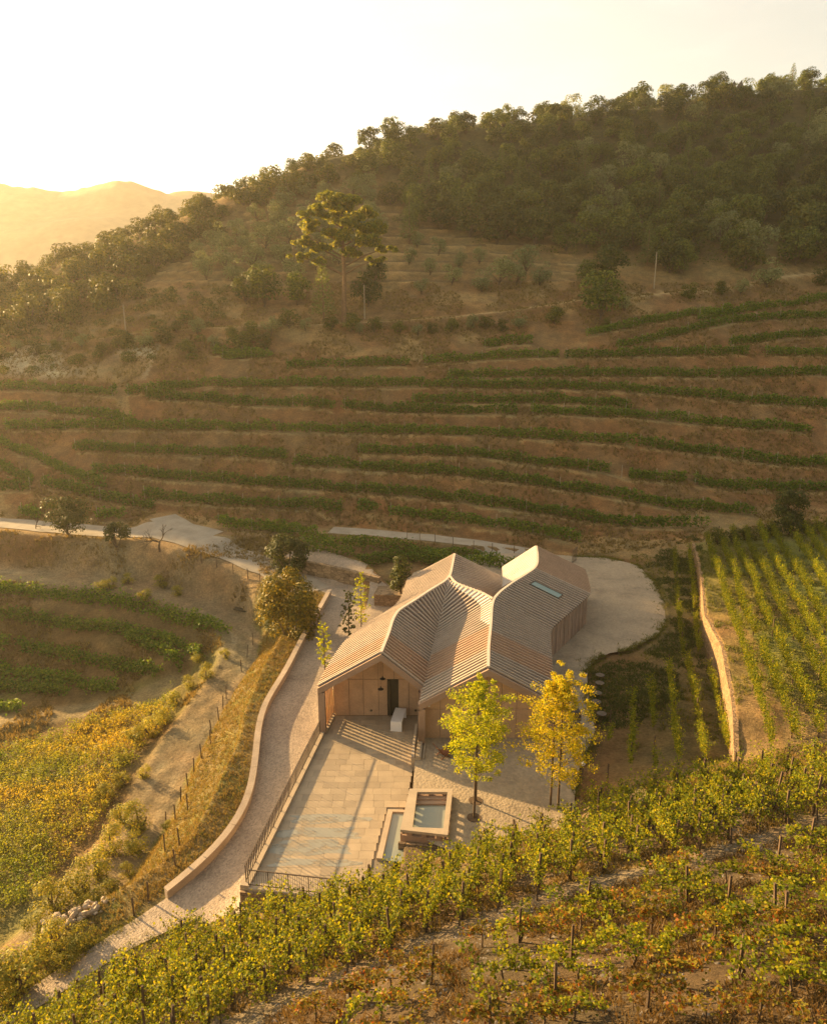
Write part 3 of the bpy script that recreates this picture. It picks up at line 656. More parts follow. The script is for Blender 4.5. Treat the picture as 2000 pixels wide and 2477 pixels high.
R1 = [(-2.15,44.3),(-1.74,47.5),(-1.54,49.85),(-1.19,51.6),(0.09,53.74),(1.36,56.05),(2.14,57.3),(2.85,58.5),(3.25,60.0),(3.45,61.8),(3.9,65.8)]
E1 = [(-6.4,44.3),(-6.05,47.3),(-5.5,50.3),(-5.0,52.2),(-3.9,54.6),(-2.6,56.8),(-1.8,58.2),(-1.25,59.6),(-.95,61.2),(-.8,62.8),(-.5,65.8)]
VAL = [(.72,44.3,3.55),(1.15,47.8,3.55),(1.45,50.2,3.55),(1.7,52,3.62),(1.95,53.6,3.9),(2.3,55.2,4.5),(2.65,56.7,5.2),(2.95,58.1,5.8)]
R1b = R1[:7] + [(2.92,58.6)]
R2a = [(4.75,42.2),(5.0,44.4),(5.07,45.17),(5.54,48.43),(6.05,52.42),(6.22,54.0),(5.54,55.46),(4.66,56.35),(3.56,57.6),(3.02,58.6)]
VAL2 = [(.45,42.1,3.55),(.73,44.3,3.55),(.83,45.3,3.55),(1.25,48.6,3.55),(1.62,51.4,3.58),(1.78,52.6,3.7),(2.0,53.9,3.98),(2.28,55.1,4.45),(2.62,56.6,5.16),(2.95,58.1,5.8)]
R2b = [(4.75,42.2),(5.07,45.17),(5.54,48.43),(6.05,52.42),(6.38,54.1),(7.14,55.8),(8.49,58.0),(9.88,60.0),(10.86,61.55)]
E2 = [(9.1,42.2),(9.6,45.6),(10.1,49),(10.65,52.6),(11.0,53.9),(12.1,55.6),(13.4,57.6),(14.9,59.9),(15.95,61.7)]
R3 = [(10.86,61.55),(11.34,63.0),(11.76,65.5),(12.08,68.3)]
E3 = [(15.95,61.7),(16.3,63.3),(16.7,65.8),(17.0,68.4)]
E3L = [(8.27,63.3),(8.5,64.5),(8.7,66.5),(8.96,69.0)]
RB = [(3.9,65.8),(3.45,61.8),(3.2,59.7),(3.56,57.9),(4.66,56.6),(5.54,55.7),(6.3,54.2)]
EB = [(8.3,66.5),(8.2,64.8),(8.1,63),(8.0,61.2),(7.6,59.0,3.8),(7.1,56.9,4.5),(6.7,55.2,5.4)]
RM = [(6.38,54.1),(7.14,55.8),(8.49,58.0),(9.88,60.0),(10.86,61.55)]
EM = [(6.6,55.0,5.5),(7.1,56.9,4.5),(7.6,59.0,3.75),(8.0,61.2,3.55),(8.27,63.3,3.55)]
S_A = Slope(R1, E1); S_B = Slope(R1b, VAL); S_C = Slope(R2a, VAL2); S_D = Slope(R2b, E2)
S_F = Slope(R3, E3); S_G = Slope(R3, E3L); S_H = Slope(RB, EB); S_I = Slope(RM, EM)
roof(S_A, (.02, .13), .43); roof(S_B, (.02, .22), .44); roof(S_C, (.17, .40), .43)
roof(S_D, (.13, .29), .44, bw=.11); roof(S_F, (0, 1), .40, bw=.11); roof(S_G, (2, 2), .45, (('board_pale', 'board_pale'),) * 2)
roof(S_H, (2, 2), .45); roof(S_I, (2, 2), .6)
# sunlit band along the saddle ridge, its glow put in as pale board colour
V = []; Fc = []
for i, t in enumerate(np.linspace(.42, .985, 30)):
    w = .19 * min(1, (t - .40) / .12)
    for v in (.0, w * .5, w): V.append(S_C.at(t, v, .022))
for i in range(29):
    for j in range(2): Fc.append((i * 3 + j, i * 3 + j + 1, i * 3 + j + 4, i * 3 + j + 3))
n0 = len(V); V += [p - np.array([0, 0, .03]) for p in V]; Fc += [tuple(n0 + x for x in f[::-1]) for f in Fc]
bl(MB().add(V, Fc).build('lit_saddle_strip', M['board_pale'], bld))
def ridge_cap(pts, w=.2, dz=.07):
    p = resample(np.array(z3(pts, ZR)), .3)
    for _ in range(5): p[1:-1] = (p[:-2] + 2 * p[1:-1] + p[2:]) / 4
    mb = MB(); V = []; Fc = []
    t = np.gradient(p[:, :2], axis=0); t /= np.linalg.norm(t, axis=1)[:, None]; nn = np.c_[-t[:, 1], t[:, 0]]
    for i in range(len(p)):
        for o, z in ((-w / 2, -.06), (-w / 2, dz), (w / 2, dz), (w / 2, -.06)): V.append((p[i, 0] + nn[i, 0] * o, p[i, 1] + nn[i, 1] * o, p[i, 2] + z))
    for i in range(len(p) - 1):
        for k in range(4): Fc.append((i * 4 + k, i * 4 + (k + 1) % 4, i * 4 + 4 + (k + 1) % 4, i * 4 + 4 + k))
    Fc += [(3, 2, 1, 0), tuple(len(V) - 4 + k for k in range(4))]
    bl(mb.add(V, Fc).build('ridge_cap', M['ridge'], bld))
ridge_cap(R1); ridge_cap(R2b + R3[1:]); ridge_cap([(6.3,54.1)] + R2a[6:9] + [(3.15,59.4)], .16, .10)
# gable frames: beam along the slopes and a pillar at each end
def gable(front, eL, pk, eR, zl, zb, depth=.42, h=.46, w=.46):
    mb = MB(); y0, y1 = front
    def beam(a, b):
        vs = []
        for y in (y0, y1):
            vs += [(a[0], y, a[1]), (b[0], y, b[1]), (b[0], y, b[1] - h), (a[0], y, a[1] - h)]
        mb.add(vs, [(0, 1, 2, 3), (7, 6, 5, 4), (0, 4, 5, 1), (1, 5, 6, 2), (2, 6, 7, 3), (3, 7, 4, 0)])
    beam((eL, zl), pk); beam(pk, (eR, zl)); o = bl(mb.build('gable_beam', M['concrete'], bld))
    for xa, xb in ((eL, eL + w), (eR - w, eR)):
        bl(MB().box(((xa + xb) / 2, (y0 + y1) / 2, (zl - h + .12 + zb) / 2), (w - .01, depth - .02, zl - h + .12 - zb)).build('gable_pillar', M['concrete'], bld))
gable((44.12, 44.52), -6.44, (-2.17, 5.93), .80, 3.45, -.3)
gable((41.95, 42.35), .30, (4.75, 5.93), 9.2, 3.45, .4)
# recessed facade of the porch, panel by panel
FY = 46.6
sx = [-5.68, -4.57, -3.55, -2.48, -1.85, -1.07, -.33, .45]
def topz(x, pk=-2.17, zp=5.55, k=.575): return zp - abs(x - pk) * k
for i, (a, b) in enumerate(zip(sx[:-1], sx[1:])):
    if i == 4: continue
    z1 = 2.84; bl(MB().box(((a + b) / 2, FY + .05, z1 / 2 + .01), (b - a - .03, .1, z1 - .02)).build('facade_panel', M['panel'], bld))
ux = [-5.68, -4.57, -3.55, -2.48, -2.17, -1.38, -.33, .45]
for a, b in zip(ux[:-1], ux[1:]):
    za, zb = max(topz(a), 2.9), max(topz(b), 2.9)
    vs = [(a + .015, y, z) for y in (FY, FY + .1) for z in (2.87, za)] + [(b - .015, y, z) for y in (FY, FY + .1) for z in (2.87, zb)]
    bl(MB().add(vs, [(0, 4, 5, 1), (2, 3, 7, 6), (0, 1, 3, 2), (4, 6, 7, 5), (1, 5, 7, 3), (0, 2, 6, 4)]).build('facade_panel', M['panel'], bld))
bl(MB().box((-2.6, FY + .3, 2.6), (6.4, .3, 5.2)).build('facade_backing', M['dark'], bld)) if False else None
mb = MB(); mb.add([(-5.7, FY + .11, 0), (.5, FY + .11, 0), (.5, FY + .11, 4.0), (-2.17, FY + .11, 5.6), (-5.7, FY + .11, 3.5)], [(0, 1, 2, 3, 4)])
bl(mb.build('facade_backing', M['slab'], bld))
door = bl(MB().box((-1.46, FY + .06, 1.41), (.76, .02, 2.82)).build('doorway', M['dark'], bld)); door['label'] = 'open dark doorway'
bl(MB().box((-1.70, FY - .10, 1.38), (.04, .3, 2.7)).build('door_leaf', M['steel'], bld))
for x in (-3.02, .15): bl(MB().lathe([(.005, 0), (.085, 0), (.09, .03), (.06, .05), (.005, .05)], 12).build('wall_socket', M['steel'], bld)).matrix_basis = Matrix.Translation((x - 1, FY - .01 - 52, .42)) @ Matrix.Rotation(R(90), 4, 'X')
# porch side: low sill, rail and upright orange slats with openings between
sl0, sl1 = np.array([-5.72, 46.55]), np.array([-6.02, 44.5])
bl(MB().bar((*sl0, .08), (*sl1, .08), .30, .24).build('porch_sill', M['coping'], bld))
bl(MB().bar((*sl0, .30), (*sl1, .30), .05, .05).build('porch_rail', M['steel'], bld))
for i in range(6):
    p = sl0 + (sl1 - sl0) * (.05 + i * .18)
    bl(MB().bar((p[0], p[1], .2), (p[0] - .02, p[1], 3.12), .07, .19, (0, 1, 0)).build('slat', M['slat'], bld))
bl(MB().bar((*sl0, 3.16), (*sl1, 3.16), .34, .14).build('porch_wall_plate', M['concrete'], bld))
# right porch wall shared with the second wing, then the outer walls
bl(MB().prism([(.47, 42.4), (.62, 42.4), (1.1, 46.6), (.47, 46.6)], -.3, 3.5).build('party_wall', M['concrete'], bld))
def wall_under(e, inset, z0, z1, name='side_wall', mat='wall_board', t=.2):
    e = np.array([p[:2] for p in e], float); tt = np.gradient(e, axis=0); tt /= np.linalg.norm(tt, axis=1)[:, None]; n = np.c_[-tt[:, 1], tt[:, 0]]
    a = e + n * inset; b = e + n * (inset + math.copysign(t, inset)); poly = [tuple(p) for p in a] + [tuple(p) for p in b[::-1]]
    bl(MB().prism(poly, z0, z1).build(name, M[mat], bld))
wall_under(E1[1:], -.3, -.2, 3.45)
wall_under(E2[:5], .3, .3, 3.45)
# upright boards of the rear wing's wall
e = resample(np.array([(11.0, 53.9), (12.1, 55.6), (13.4, 57.6), (14.9, 59.9), (15.95, 61.7)]), .05); n = len(e)
ln = np.r_[0, np.cumsum(np.hypot(*np.diff(e, axis=0).T))]; s = 0.0; k = 0
while s < ln[-1] - .1:
    w = .42 if k % 3 else .5; a = np.array([np.interp(s + .012, ln, e[:, j]) for j in (0, 1)]); b = np.array([np.interp(min(s + w, ln[-1]) - .012, ln, e[:, j]) for j in (0, 1)])
    d = (b - a) / np.linalg.norm(b - a); nn = np.array([-d[1], d[0]]) * (.20 + .025 * (k % 2)); m = (a + b) / 2 + nn
    bl(MB().box((m[0], m[1], 2.0), (np.linalg.norm(b - a), .06, 3.0), math.atan2(d[1], d[0])).build('wall_board', M['wall_board'], bld)); s += w; k += 1
wall_under([(11.0, 53.9), (12.1, 55.6), (13.4, 57.6), (14.9, 59.9), (15.95, 61.7)], .26, .3, 3.45, 'wall_core', 'slab')
wall_under(E3, .22, .3, 3.45, 'side_wall', 'board_new')
bl(MB().box((13, 68.2, 1.9), (7.6, .2, 3.2)).build('rear_wall', M['concrete'], bld)); bl(MB().box((1.6, 65.5, 1.9), (4.2, .2, 3.4)).build('rear_wall', M['concrete'], bld))
bl(MB().add([(-.5, 65.6, 3.4), (8.2, 65.6, 3.4), (3.9, 65.6, 5.9)], [(0, 1, 2)]).build('rear_gable', M['concrete'], bld))
# second gable: recessed panels
GY2 = 42.75
px_ = [.74, 1.75, 2.75, 3.75, 4.75, 5.75, 6.75, 7.75, 8.75]
bl(MB().add([(.7, GY2 + .08, .3), (8.8, GY2 + .08, .3), (8.8, GY2 + .08, 3.3), (4.75, GY2 + .08, 5.5), (.7, GY2 + .08, 3.3)], [(0, 1, 2, 3, 4)]).build('facade_backing', M['slab'], bld))
for a, b in zip(px_[:-1], px_[1:]):
    bl(MB().box(((a + b) / 2, GY2 + .03, 1.64), (b - a - .03, .08, 2.1)).build('facade_panel', M['panel'], bld))
    za, zb = (5.45 - abs(x - 4.75) * .56 for x in (a, b))
    vs = [(a + .015, y, z) for y in (GY2 - .01, GY2 + .07) for z in (2.72, za)] + [(b - .015, y, z) for y in (GY2 - .01, GY2 + .07) for z in (2.72, zb)]
    bl(MB().add(vs, [(0, 4, 5, 1), (2, 3, 7, 6), (0, 1, 3, 2), (4, 6, 7, 5), (1, 5, 7, 3), (0, 2, 6, 4)]).build('facade_panel', M['panel'], bld))
# skylight in the rear wing
p = [S_D.at(t, v, .10) for t, v in ((.80, .28), (.80, .70), (.765, .70), (.765, .28))]
p = [S_D.at(t, v, .12) for t, v in ((.868, .20), (.868, .70), (.822, .70), (.822, .20))]
mb = MB(); q = [x - np.array([0, 0, .09]) for x in p]; mb.add(p + q, [(0, 1, 2, 3)[::-1], (4, 5, 6, 7), (0, 1, 5, 4), (1, 2, 6, 5), (2, 3, 7, 6), (3, 0, 4, 7)])
sk = bl(mb.build('skylight', M['glass'], bld))
mb = MB()
for i in range(4): mb.bar(p[i], p[(i + 1) % 4], .07, .07)
fr = mb.build('skylight_frame', M['steel'], sk)
# security camera on the second gable
sc_ = empty('security_camera', (.98, GY2 - .12, 3.05), .3, 'small white wall camera at the left end of the right gable', 'camera')
MB().box((0, 0, 0), (.12, .26, .11)).build('housing', M['white'], sc_); MB().bar((0, .1, 0), (0, .16, .1), .04, .04).build('bracket', M['white'], sc_)
# pendant lamps under the porch
def pendant(x, y, z, zc, label):
    o = empty('pendant_lamp', (x, y, z), 0, label, 'lamp', 'dark pendant lamps hanging in the porch')
    MB().lathe([(.005, .22), (.04, .21), (.05, .1), (.12, .06), (.2, .02), (.2, 0), (.005, .01)], 16).build('lamp_shade', M['black'], o)
    MB().tube([(0, 0, .2), (0, 0, zc - z)], .008, 5).build('cord', M['black'], o)
pendant(-2.12, 45.3, 3.55, 5.55, 'upper dark pendant lamp, closer to the porch peak')
pendant(-2.24, 44.9, 2.98, 5.55, 'lower dark pendant lamp beside the doorway')

# ------------------------------------------------------------------ the sunken terrace, its pavers, kerbs and railings
ter = empty('stone_terrace', (-3, 38, 0), 0, 'terrace of pale limestone slabs in front of the porch', 'terrace')
def tl(o): o.location = (3, -38, 0); return o
LX = lambda y: np.interp(y, [30.3, 44.3, 46.6], [-8.12, -6.08, -5.78]); RX = lambda y: np.interp(y, [28.4, 36.1, 36.2, 40.0, 44.5, 46.6], [-2.6, -1.48, -.42, .02, .30, .45])
FRONT = lambda x: 30.45 - (x + 8.12) * .15
tl(MB().prism([(-8.1, 30.45), (-1.3, 29.45), (.45, 46.6), (-5.75, 46.6)], -.18, -.035).build('bedding', M['slab'], ter))
y = 46.58; k = 0
while y > 29.2:
    d = .60; y1 = y - d; xa = max(LX(y), LX(y1)); x = xa - .02 + (-.45 if k % 2 else 0) * 0; xr = min(RX(y), RX(y1)) - .03; first = True
    while x < xr - .15:
        w = rng.uniform(.62, 1.15) if not first else (.5 if k % 2 else .95); first = False
        x2 = min(x + w, xr); x2 = xr if xr - x2 < .25 else x2
        yb = max(y1, FRONT((x + x2) / 2) + .02)
        if y - yb > .12:
            zt = rng.uniform(-.004, .004)
            tl(MB().box(((x + x2) / 2, (y + yb) / 2, -.03 + zt), (x2 - x - .010, y - yb - .010, .07)).build('paver', M['paver'], ter))
        x = x2
    y = y1; k += 1
# kerbs
def kerb(pts, w, z0, z1, parent, name='coping', mat='coping', fix=None):
    pts = np.array(pts, float); t = np.gradient(pts[:, :2], axis=0); t /= np.linalg.norm(t, axis=1)[:, None]; n = np.c_[-t[:, 1], t[:, 0]]
    a = pts[:, :2] + n * w / 2; b = pts[:, :2] - n * w / 2; V = []; Fc = []
    za = z0 if hasattr(z0, '__len__') else [z0] * len(pts); zb = z1 if hasattr(z1, '__len__') else [z1] * len(pts)
    for i in range(len(pts)): V += [(*a[i], za[i]), (*b[i], za[i]), (*b[i], zb[i]), (*a[i], zb[i])]
    for i in range(len(pts) - 1):
        for k in range(4): Fc.append((i * 4 + k, i * 4 + (k + 1) % 4, i * 4 + 4 + (k + 1) % 4, i * 4 + 4 + k))
    Fc += [(3, 2, 1, 0), tuple(len(V) - 4 + k for k in range(4))]
    o = MB().add(V, Fc).build(name, M[mat], parent); return fix(o) if fix else o
kerb([(-6.30, 44.1), (-7.25, 37.5), (-8.36, 30.1)], .46, -2.2, .20, ter, fix=tl)
kerb([(-8.12, 30.2), (-1.2, 29.15)], .44, -.5, .12, ter, fix=tl)
kerb([(-8.55, 29.97), (-1.0, 28.83)], .12, -2.8, -.02, ter, 'stone_wall', 'stone', tl)
kerb([(.42, 44.1), (.16, 40.2)], .62, -.3, .82, ter, 'side_coping', 'coping', tl)
def railing(p0, p1, z, h, nb, label, cat, thick=.03, npost=6, rails=True, name='railing', bar_w=.012, bar_d=.05):
    p0 = np.array(p0, float); p1 = np.array(p1, float); o = empty(name, (*p0, z), math.atan2(p1[1] - p0[1], p1[0] - p0[0]), label, cat)
    L = np.linalg.norm(p1 - p0)
    MB().bar((0, 0, h), (L, 0, h), .055, .04).build('handrail', M['steel'], o); MB().bar((0, 0, .09), (L, 0, .09), .03, .04).build('bottom_rail', M['steel'], o)
    bm_ = MB().bar((0, 0, .07), (0, 0, h - .02), bar_d, bar_w, (1, 0, 0)).mesh('baluster'); pm = MB().bar((0, 0, 0), (0, 0, h), .05, .035, (1, 0, 0)).mesh('post')
    bm_.materials.append(M['steel']); pm.materials.append(M['steel'])
    for i in range(nb + 1): link('post' if i % npost == 0 else 'baluster', pm if i % npost == 0 else bm_, o, (L * i / nb, 0, 0))
    return o
railing((-6.32, 43.9), (-8.32, 30.35), .20, .98, 60, 'long dark steel railing along the left edge of the terrace', 'railing', npost=6)
railing((-8.16, 30.16), (-4.1, 29.56), .12, .95, 36, 'short thin-barred railing across the near end of the terrace', 'railing', npost=9, bar_w=.014, bar_d=.014)
railing((.40, 44.0), (.10, 40.1), .82, .92, 40, 'dark railing on the wall between the terrace and the court', 'railing', npost=8)
kerb([(.80, 42.5), (.62, 40.3)], .10, .5, .70, ter, 'side_kerb', 'coping', tl)
# water on the lower slabs: thin irregular films left by the overflow
def blob(cx, cy, rx, ry, z, seed, n=40):
    g = np.random.default_rng(seed); ph = g.uniform(0, 6.28, 4); V = []
    for i in range(n):
        a = 2 * math.pi * i / n; r = 1 + .14 * math.sin(3 * a + ph[0]) + .07 * math.sin(7 * a + ph[1]) + .05 * math.sin(13 * a + ph[2])
        sx_ = abs(math.cos(a)) ** .45 * math.copysign(1, math.cos(a)); V.append((cx + rx * r * sx_, cy + ry * r * 1.25 * math.sin(a) + .08 * math.sin(5 * a + ph[3]), z))
    return V
for (cx, cy, rx, ry, lab) in ((-4.9, 35.35, 2.2, .30, 'thin sheet of water on the slabs, upper band'), (-5.3, 34.2, 2.35, .36, 'broad wet film across the middle slabs'),
                         (-5.6, 33.0, 2.1, .46, 'wide pale water film on the lower slabs'), (-5.1, 31.9, 2.3, .22, 'narrow wet strip nearest the short railing')):
    V = blob(cx, cy, rx, ry, .0105, int(cx * -100))
    tag(MB().add(V, [tuple(range(len(V)))]).build('water_film', M['film']), lab, 'puddle')
# overflow channel and trough
ch = empty('overflow_channel', (0, 0, 0), 0, 'narrow pale water channel beside the raised trough', 'water channel')
qa = [np.array(at(*p, .04)[:2]) for p in ((950, 1966), (978, 1968), (960, 2085), (925, 2080))]
def strip_(a, b, w, z0, z1, nm): MB().bar((*a, (z0 + z1) / 2), (*b, (z0 + z1) / 2), w, z1 - z0).build(nm, M['coping'], ch)
strip_(qa[0] - (.16, 0), qa[3] - (.16, 0), .30, -.1, .14, 'channel_curb'); strip_(qa[0] + (-.3, .12), qa[1] + (.3, .12), .2, -.1, .12, 'channel_curb')
MB().prism([tuple(q) for q in (qa[0], qa[1] + (.35, 0), qa[2] + (.35, 0), qa[3])], -.08, .02).build('water', M['water'], ch)
tc0 = [at(*p, 1.05)[:2] for p in ((990, 1908), (1095, 1908), (1083, 2020), (968, 2007))]
ti0 = [at(*p, 1.05)[:2] for p in ((1009, 1916), (1082, 1916), (1072, 2004), (998, 2001))]
tr = empty('water_trough', (0, 0, 0), 0, 'raised stone water trough with slab rim at the court edge', 'trough')
vs = [(*p, 1.06) for p in tc0] + [(*p, 1.06) for p in ti0] + [(*p, .90) for p in tc0] + [(*p, .90) for p in ti0]; fs = []
for i in range(4):
    j = (i + 1) % 4; fs += [(i, 4 + i, 4 + j, j), (8 + i, 8 + j, 12 + j, 12 + i), (i, j, 8 + j, 8 + i), (4 + i, 12 + i, 12 + j, 4 + j)]
MB().add(vs, fs).build('slab_rim', M['coping'], tr)
c0 = sum(tc0) / 4
def shrink(q, f): return [tuple(c0 + (p - c0) * f) for p in q]
ins = [tuple(p * .86 + c0 * .14 if False else p) for p in shrink(tc0, .93)]
for i in range(4):                                       # low walls below the rim, with gaps under it on the long sides
    a, b = np.array(ins[i]), np.array(ins[(i + 1) % 4])
    MB().bar((*a, .25), (*b, .25), .22, .92).build('basin_wall', M['concrete'], tr)
    L = np.linalg.norm(b - a); nbk = 6 if i % 2 else 3
    for k_ in range(nbk):
        p = a + (b - a) * (k_ + .5) / nbk; MB().bar((*p - (b - a) / L * .13, .805), (*p + (b - a) / L * .13, .805), .2, .19).build('rim_block', M['concrete'], tr)
wi = shrink(tc0, .86); MB().add([(*p, .62) for p in wi], [(0, 3, 2, 1)]).build('water', M['water'], tr)
a, b = np.array(wi[0]), np.array(wi[1]); dn = np.array(wi[3]) - a; dn /= np.linalg.norm(dn)
for q in range(2): MB().bar((*(a + dn * (.18 + .32 * q)), .72 - .07 * q), (*(b + dn * (.18 + .32 * q)), .72 - .07 * q), .32, .14).build('step', M['concrete'], tr)
kerb([(tc0[3][0] - .1, tc0[3][1] - .18), (tc0[2][0] + .2, tc0[2][1] - .22)], .14, -1.5, .42, tr, 'stone_base', 'stone')
# white table
tb = empty('table', (*at(964, 1752, 0)[:2], 0), R(-9), 'white folded-sheet bench table by the porch doorway', 'table')
MB().box((0, 0, .72), (.78, 1.9, .05)).build('table_top', M['white'], tb, bevel=.006); 
for yy in (-.925, .925): MB().box((0, yy, .347), (.78, .05, .694)).build('leg', M['white'], tb, bevel=.006)
# chairs and fire bowl in the court
def deck_chair(x, y, rz, label):
    o = empty('deck_chair', (x, y, .605), rz, label, 'chair', 'reddish wooden chairs round the fire bowl')
    for s in (-1, 1):
        MB().bar((s * .3, -.34, 0), (s * .3, .38, .52), .04, .05).build('leg', M['wood'], o); MB().bar((s * .3, .34, 0), (s * .3, -.30, .44), .04, .05).build('leg', M['wood'], o)
        MB().bar((s * .27, .1, .26), (s * .27, .62, .92), .04, .05).build('back_post', M['wood'], o)
    MB().bar((0, -.32, .40), (0, .2, .30), .56, .03).build('seat', M['wood'], o); MB().bar((0, .2, .36), (0, .6, .9), .52, .025).build('backrest', M['wood'], o)
deck_chair(1.9, 40.6, R(115), 'brown wooden lounge chair nearest the terrace wall'); deck_chair(2.75, 41.85, R(5), 'brown wooden chair behind the black fire bowl'); deck_chair(4.1, 41.6, R(-40), 'brown wooden chair half hidden by the green-gold tree')
fb = empty('fire_bowl', (2.65, 40.95, .605), 0, 'black fire bowl between the wooden chairs', 'fire bowl')
MB().lathe([(.005, .16), (.2, .18), (.42, .3), (.5, .42), (.48, .42), (.4, .32), (.2, .22), (.005, .2)], 20).build('bowl', M['black'], fb, smooth=True); MB().lathe([(.22, 0), (.24, .02), (.16, .16), (.14, .16)], 12).build('stand', M['black'], fb)
for (px, py, lab) in ((1388, 1737, 'dark square planter box farther along the drive'), (1392, 1772, 'dark square planter box nearer the vineyard')):
    p = at(px, py, .6); o = empty('planter_box', (p[0], p[1], .605), R(5), lab, 'planter'); MB().box((0, 0, .3), (.75, .75, .6)).build('tub', M['steel'], o, bevel=.01); MB().box((0, 0, .605), (.64, .64, .03)).build('soil', M['dark'], o)
for (px, py, r, lab) in ((1375, 1655, .34, 'round dark manhole cover in the paved drive'), (954, 1473, .3, 'dark manhole cover near the stone planter'),):
    p = at(px, py, .61); tag(MB().lathe([(.005, .012), (r * .9, .012), (r, .008), (r, 0), (.005, 0)], 20).build('manhole_cover', M['steel'], None, (p[0], p[1], .602 if px > 1000 else gz(p[0], p[1]) + .07)), lab, 'manhole cover')
for i, (px, py) in enumerate(((1451, 1631), (1450, 1650), (1444, 1675), (1442, 1695), (1455, 1722))):
    p = at(px, py, .95); o = empty('garden_light', (p[0], p[1], float(gz(p[0], p[1]))), 0, 'flat mushroom garden light beside the drive, %s' % ('farthest of the line', 'second farthest', 'middle of the line', 'second nearest', 'nearest and largest looking')[i], 'garden light', 'flat garden lights in the planted bed')
    h = .38; MB().tube([(0, 0, -.1), (0, 0, h)], .03, 6).build('stem', M['steel'], o); MB().lathe([(.03, h - .02), (.33, h), (.34, h + .03), (.05, h + .07), (.005, h + .07)], 18).build('cap', M['steel'], o)
p = at(1410, 1848, 1.3); o = empty('globe_light', (p[0], p[1], float(gz(p[0], p[1]))), 0, 'small pale globe light at the right edge of the court', 'garden light'); MB().tube([(0, 0, -.1), (0, 0, .7)], .03, 6).build('stem', M['steel'], o)
MB().lathe([(.005, .62), (.1, .66), (.14, .76), (.1, .86), (.005, .9)], 12).build('globe', M['white'], o, smooth=True)
# stone end block and wall behind the house
o = empty('stone_planter', (at(945, 1467, .4)[0], at(945, 1467, .4)[1] + .8, .3), R(-8), 'squared dry-stone block beside the rear gable', 'stone wall')
MB().box((0, 0, .65), (2.9, 2.4, 1.4)).build('wall', M['stone'], o); MB().box((0, .05, 1.38), (3.0, 2.5, .1)).build('coping', M['stone_far'], o)
sw = pz((655, 1368, .6), (720, 1385, .6), (790, 1400, .5), (850, 1415, .45), (920, 1432, .4))
tag(MB().build('x', M['stone']) if False else kerb(sw, .5, [.2] * 5, [2.0, 2.1, 2.1, 2.1, 2.0], None, 'dry_stone_wall', 'stone_far'), 'low dry-stone wall holding the vine bed behind the house', 'wall')
# kerb wall along the access road
kr = resample(np.array(KERB), .8); kp = empty('road_kerb', tuple(kr[0]), 0, 'curving low stone parapet along the outer side of the access road', 'low wall')
def kl(o): o.location = tuple(-kr[0]); return o
for _ in range(6): kr[1:-1] = (kr[:-2] + 2 * kr[1:-1] + kr[2:]) / 4
kerb(kr, .30, kr[:, 2] - 1.6, kr[:, 2] + .42, kp, 'parapet', 'parapet', kl)
seg = 0
while seg < len(kr) - 1:
    e_ = min(seg + 3, len(kr) - 1); q = kr[seg:e_ + 1].copy(); d_ = q[1] - q[0]; q[0] += d_ * .012; q[-1] -= (q[-1] - q[-2]) * .012
    kerb(q, .42, q[:, 2] + .42, q[:, 2] + .52, kp, 'coping_stone', 'parapet', kl); seg = e_
# retaining wall of the upper plot
wl = resample(np.array(wpts), 1.0); wz = gz(wl[:, 0] + .7, wl[:, 1]); wb = gz(wl[:, 0] - .8, wl[:, 1])
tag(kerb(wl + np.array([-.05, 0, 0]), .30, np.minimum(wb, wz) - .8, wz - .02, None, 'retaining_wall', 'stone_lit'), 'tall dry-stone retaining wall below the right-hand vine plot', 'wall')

# ------------------------------------------------------------------ plants
def unit(v): return v / (np.linalg.norm(v, axis=-1, keepdims=True) + 1e-9)
def leaves(name, c, n, s, asp=.6, tint=None, g=rng):
    """one small kite-shaped leaf per point"""
    c = np.asarray(c, float); N = len(c); n = unit(np.asarray(n, float)); s = np.broadcast_to(np.asarray(s, float), (N,)) * g.uniform(.7, 1.3, N)
    u = unit(np.cross(n, g.normal(size=(N, 3)))); v = np.cross(n, u)
    a = u * s[:, None] / 2; b = v * (s * asp)[:, None] / 2; k = n * (s * .12)[:, None]
    V = np.stack([c - a, c + b - a * .15 + k, c + a, c - b - a * .15 + k], 1).reshape(-1, 3)
    Fc = np.arange(N * 4).reshape(N, 4)
    return np_mesh(name, V, Fc, attr=g.random(N) if tint is None else tint)
def sph(N, g): return unit(g.normal(size=(N, 3)))
def clumps(cs, n, g, up=.25, shell=.72):
    """points and leaf directions over a set of ellipsoid clumps (cx,cy,cz,rx,ry,rz)"""
    P = []; Nn = []; cs = np.asarray(cs, float); area = cs[:, 3] * cs[:, 5]; cnt = np.maximum(4, (n * area / area.sum()).astype(int))
    for c, k in zip(cs, cnt):
        d = sph(k, g); d[:, 2] = np.where(d[:, 2] < -.6, -d[:, 2], d[:, 2]); r = g.uniform(shell, 1.06, k)[:, None]
        P.append(c[:3] + d * c[3:6] * r); Nn.append(d * 1.2 + g.normal(size=(k, 3)) * .36 + np.array([0, 0, up]))
    return np.concatenate(P), np.concatenate(Nn)
def crown_clumps(w, h, z0, k, g, squash=.75, rmin=.16, rmax=.30, flat=.0):
    cs = []
    for i in range(k):
        d = sph(1, g)[0]; rr = g.uniform(.35, .8) ** .6
        x, y = d[0] * w / 2 * rr, d[1] * w / 2 * rr; z = z0 + h * (.5 + .5 * d[2] * rr * (1 - flat)) ; r = g.uniform(rmin, rmax) * w
        cs.append((x * .85, y * .85, z, r, r, r * squash))
    return cs
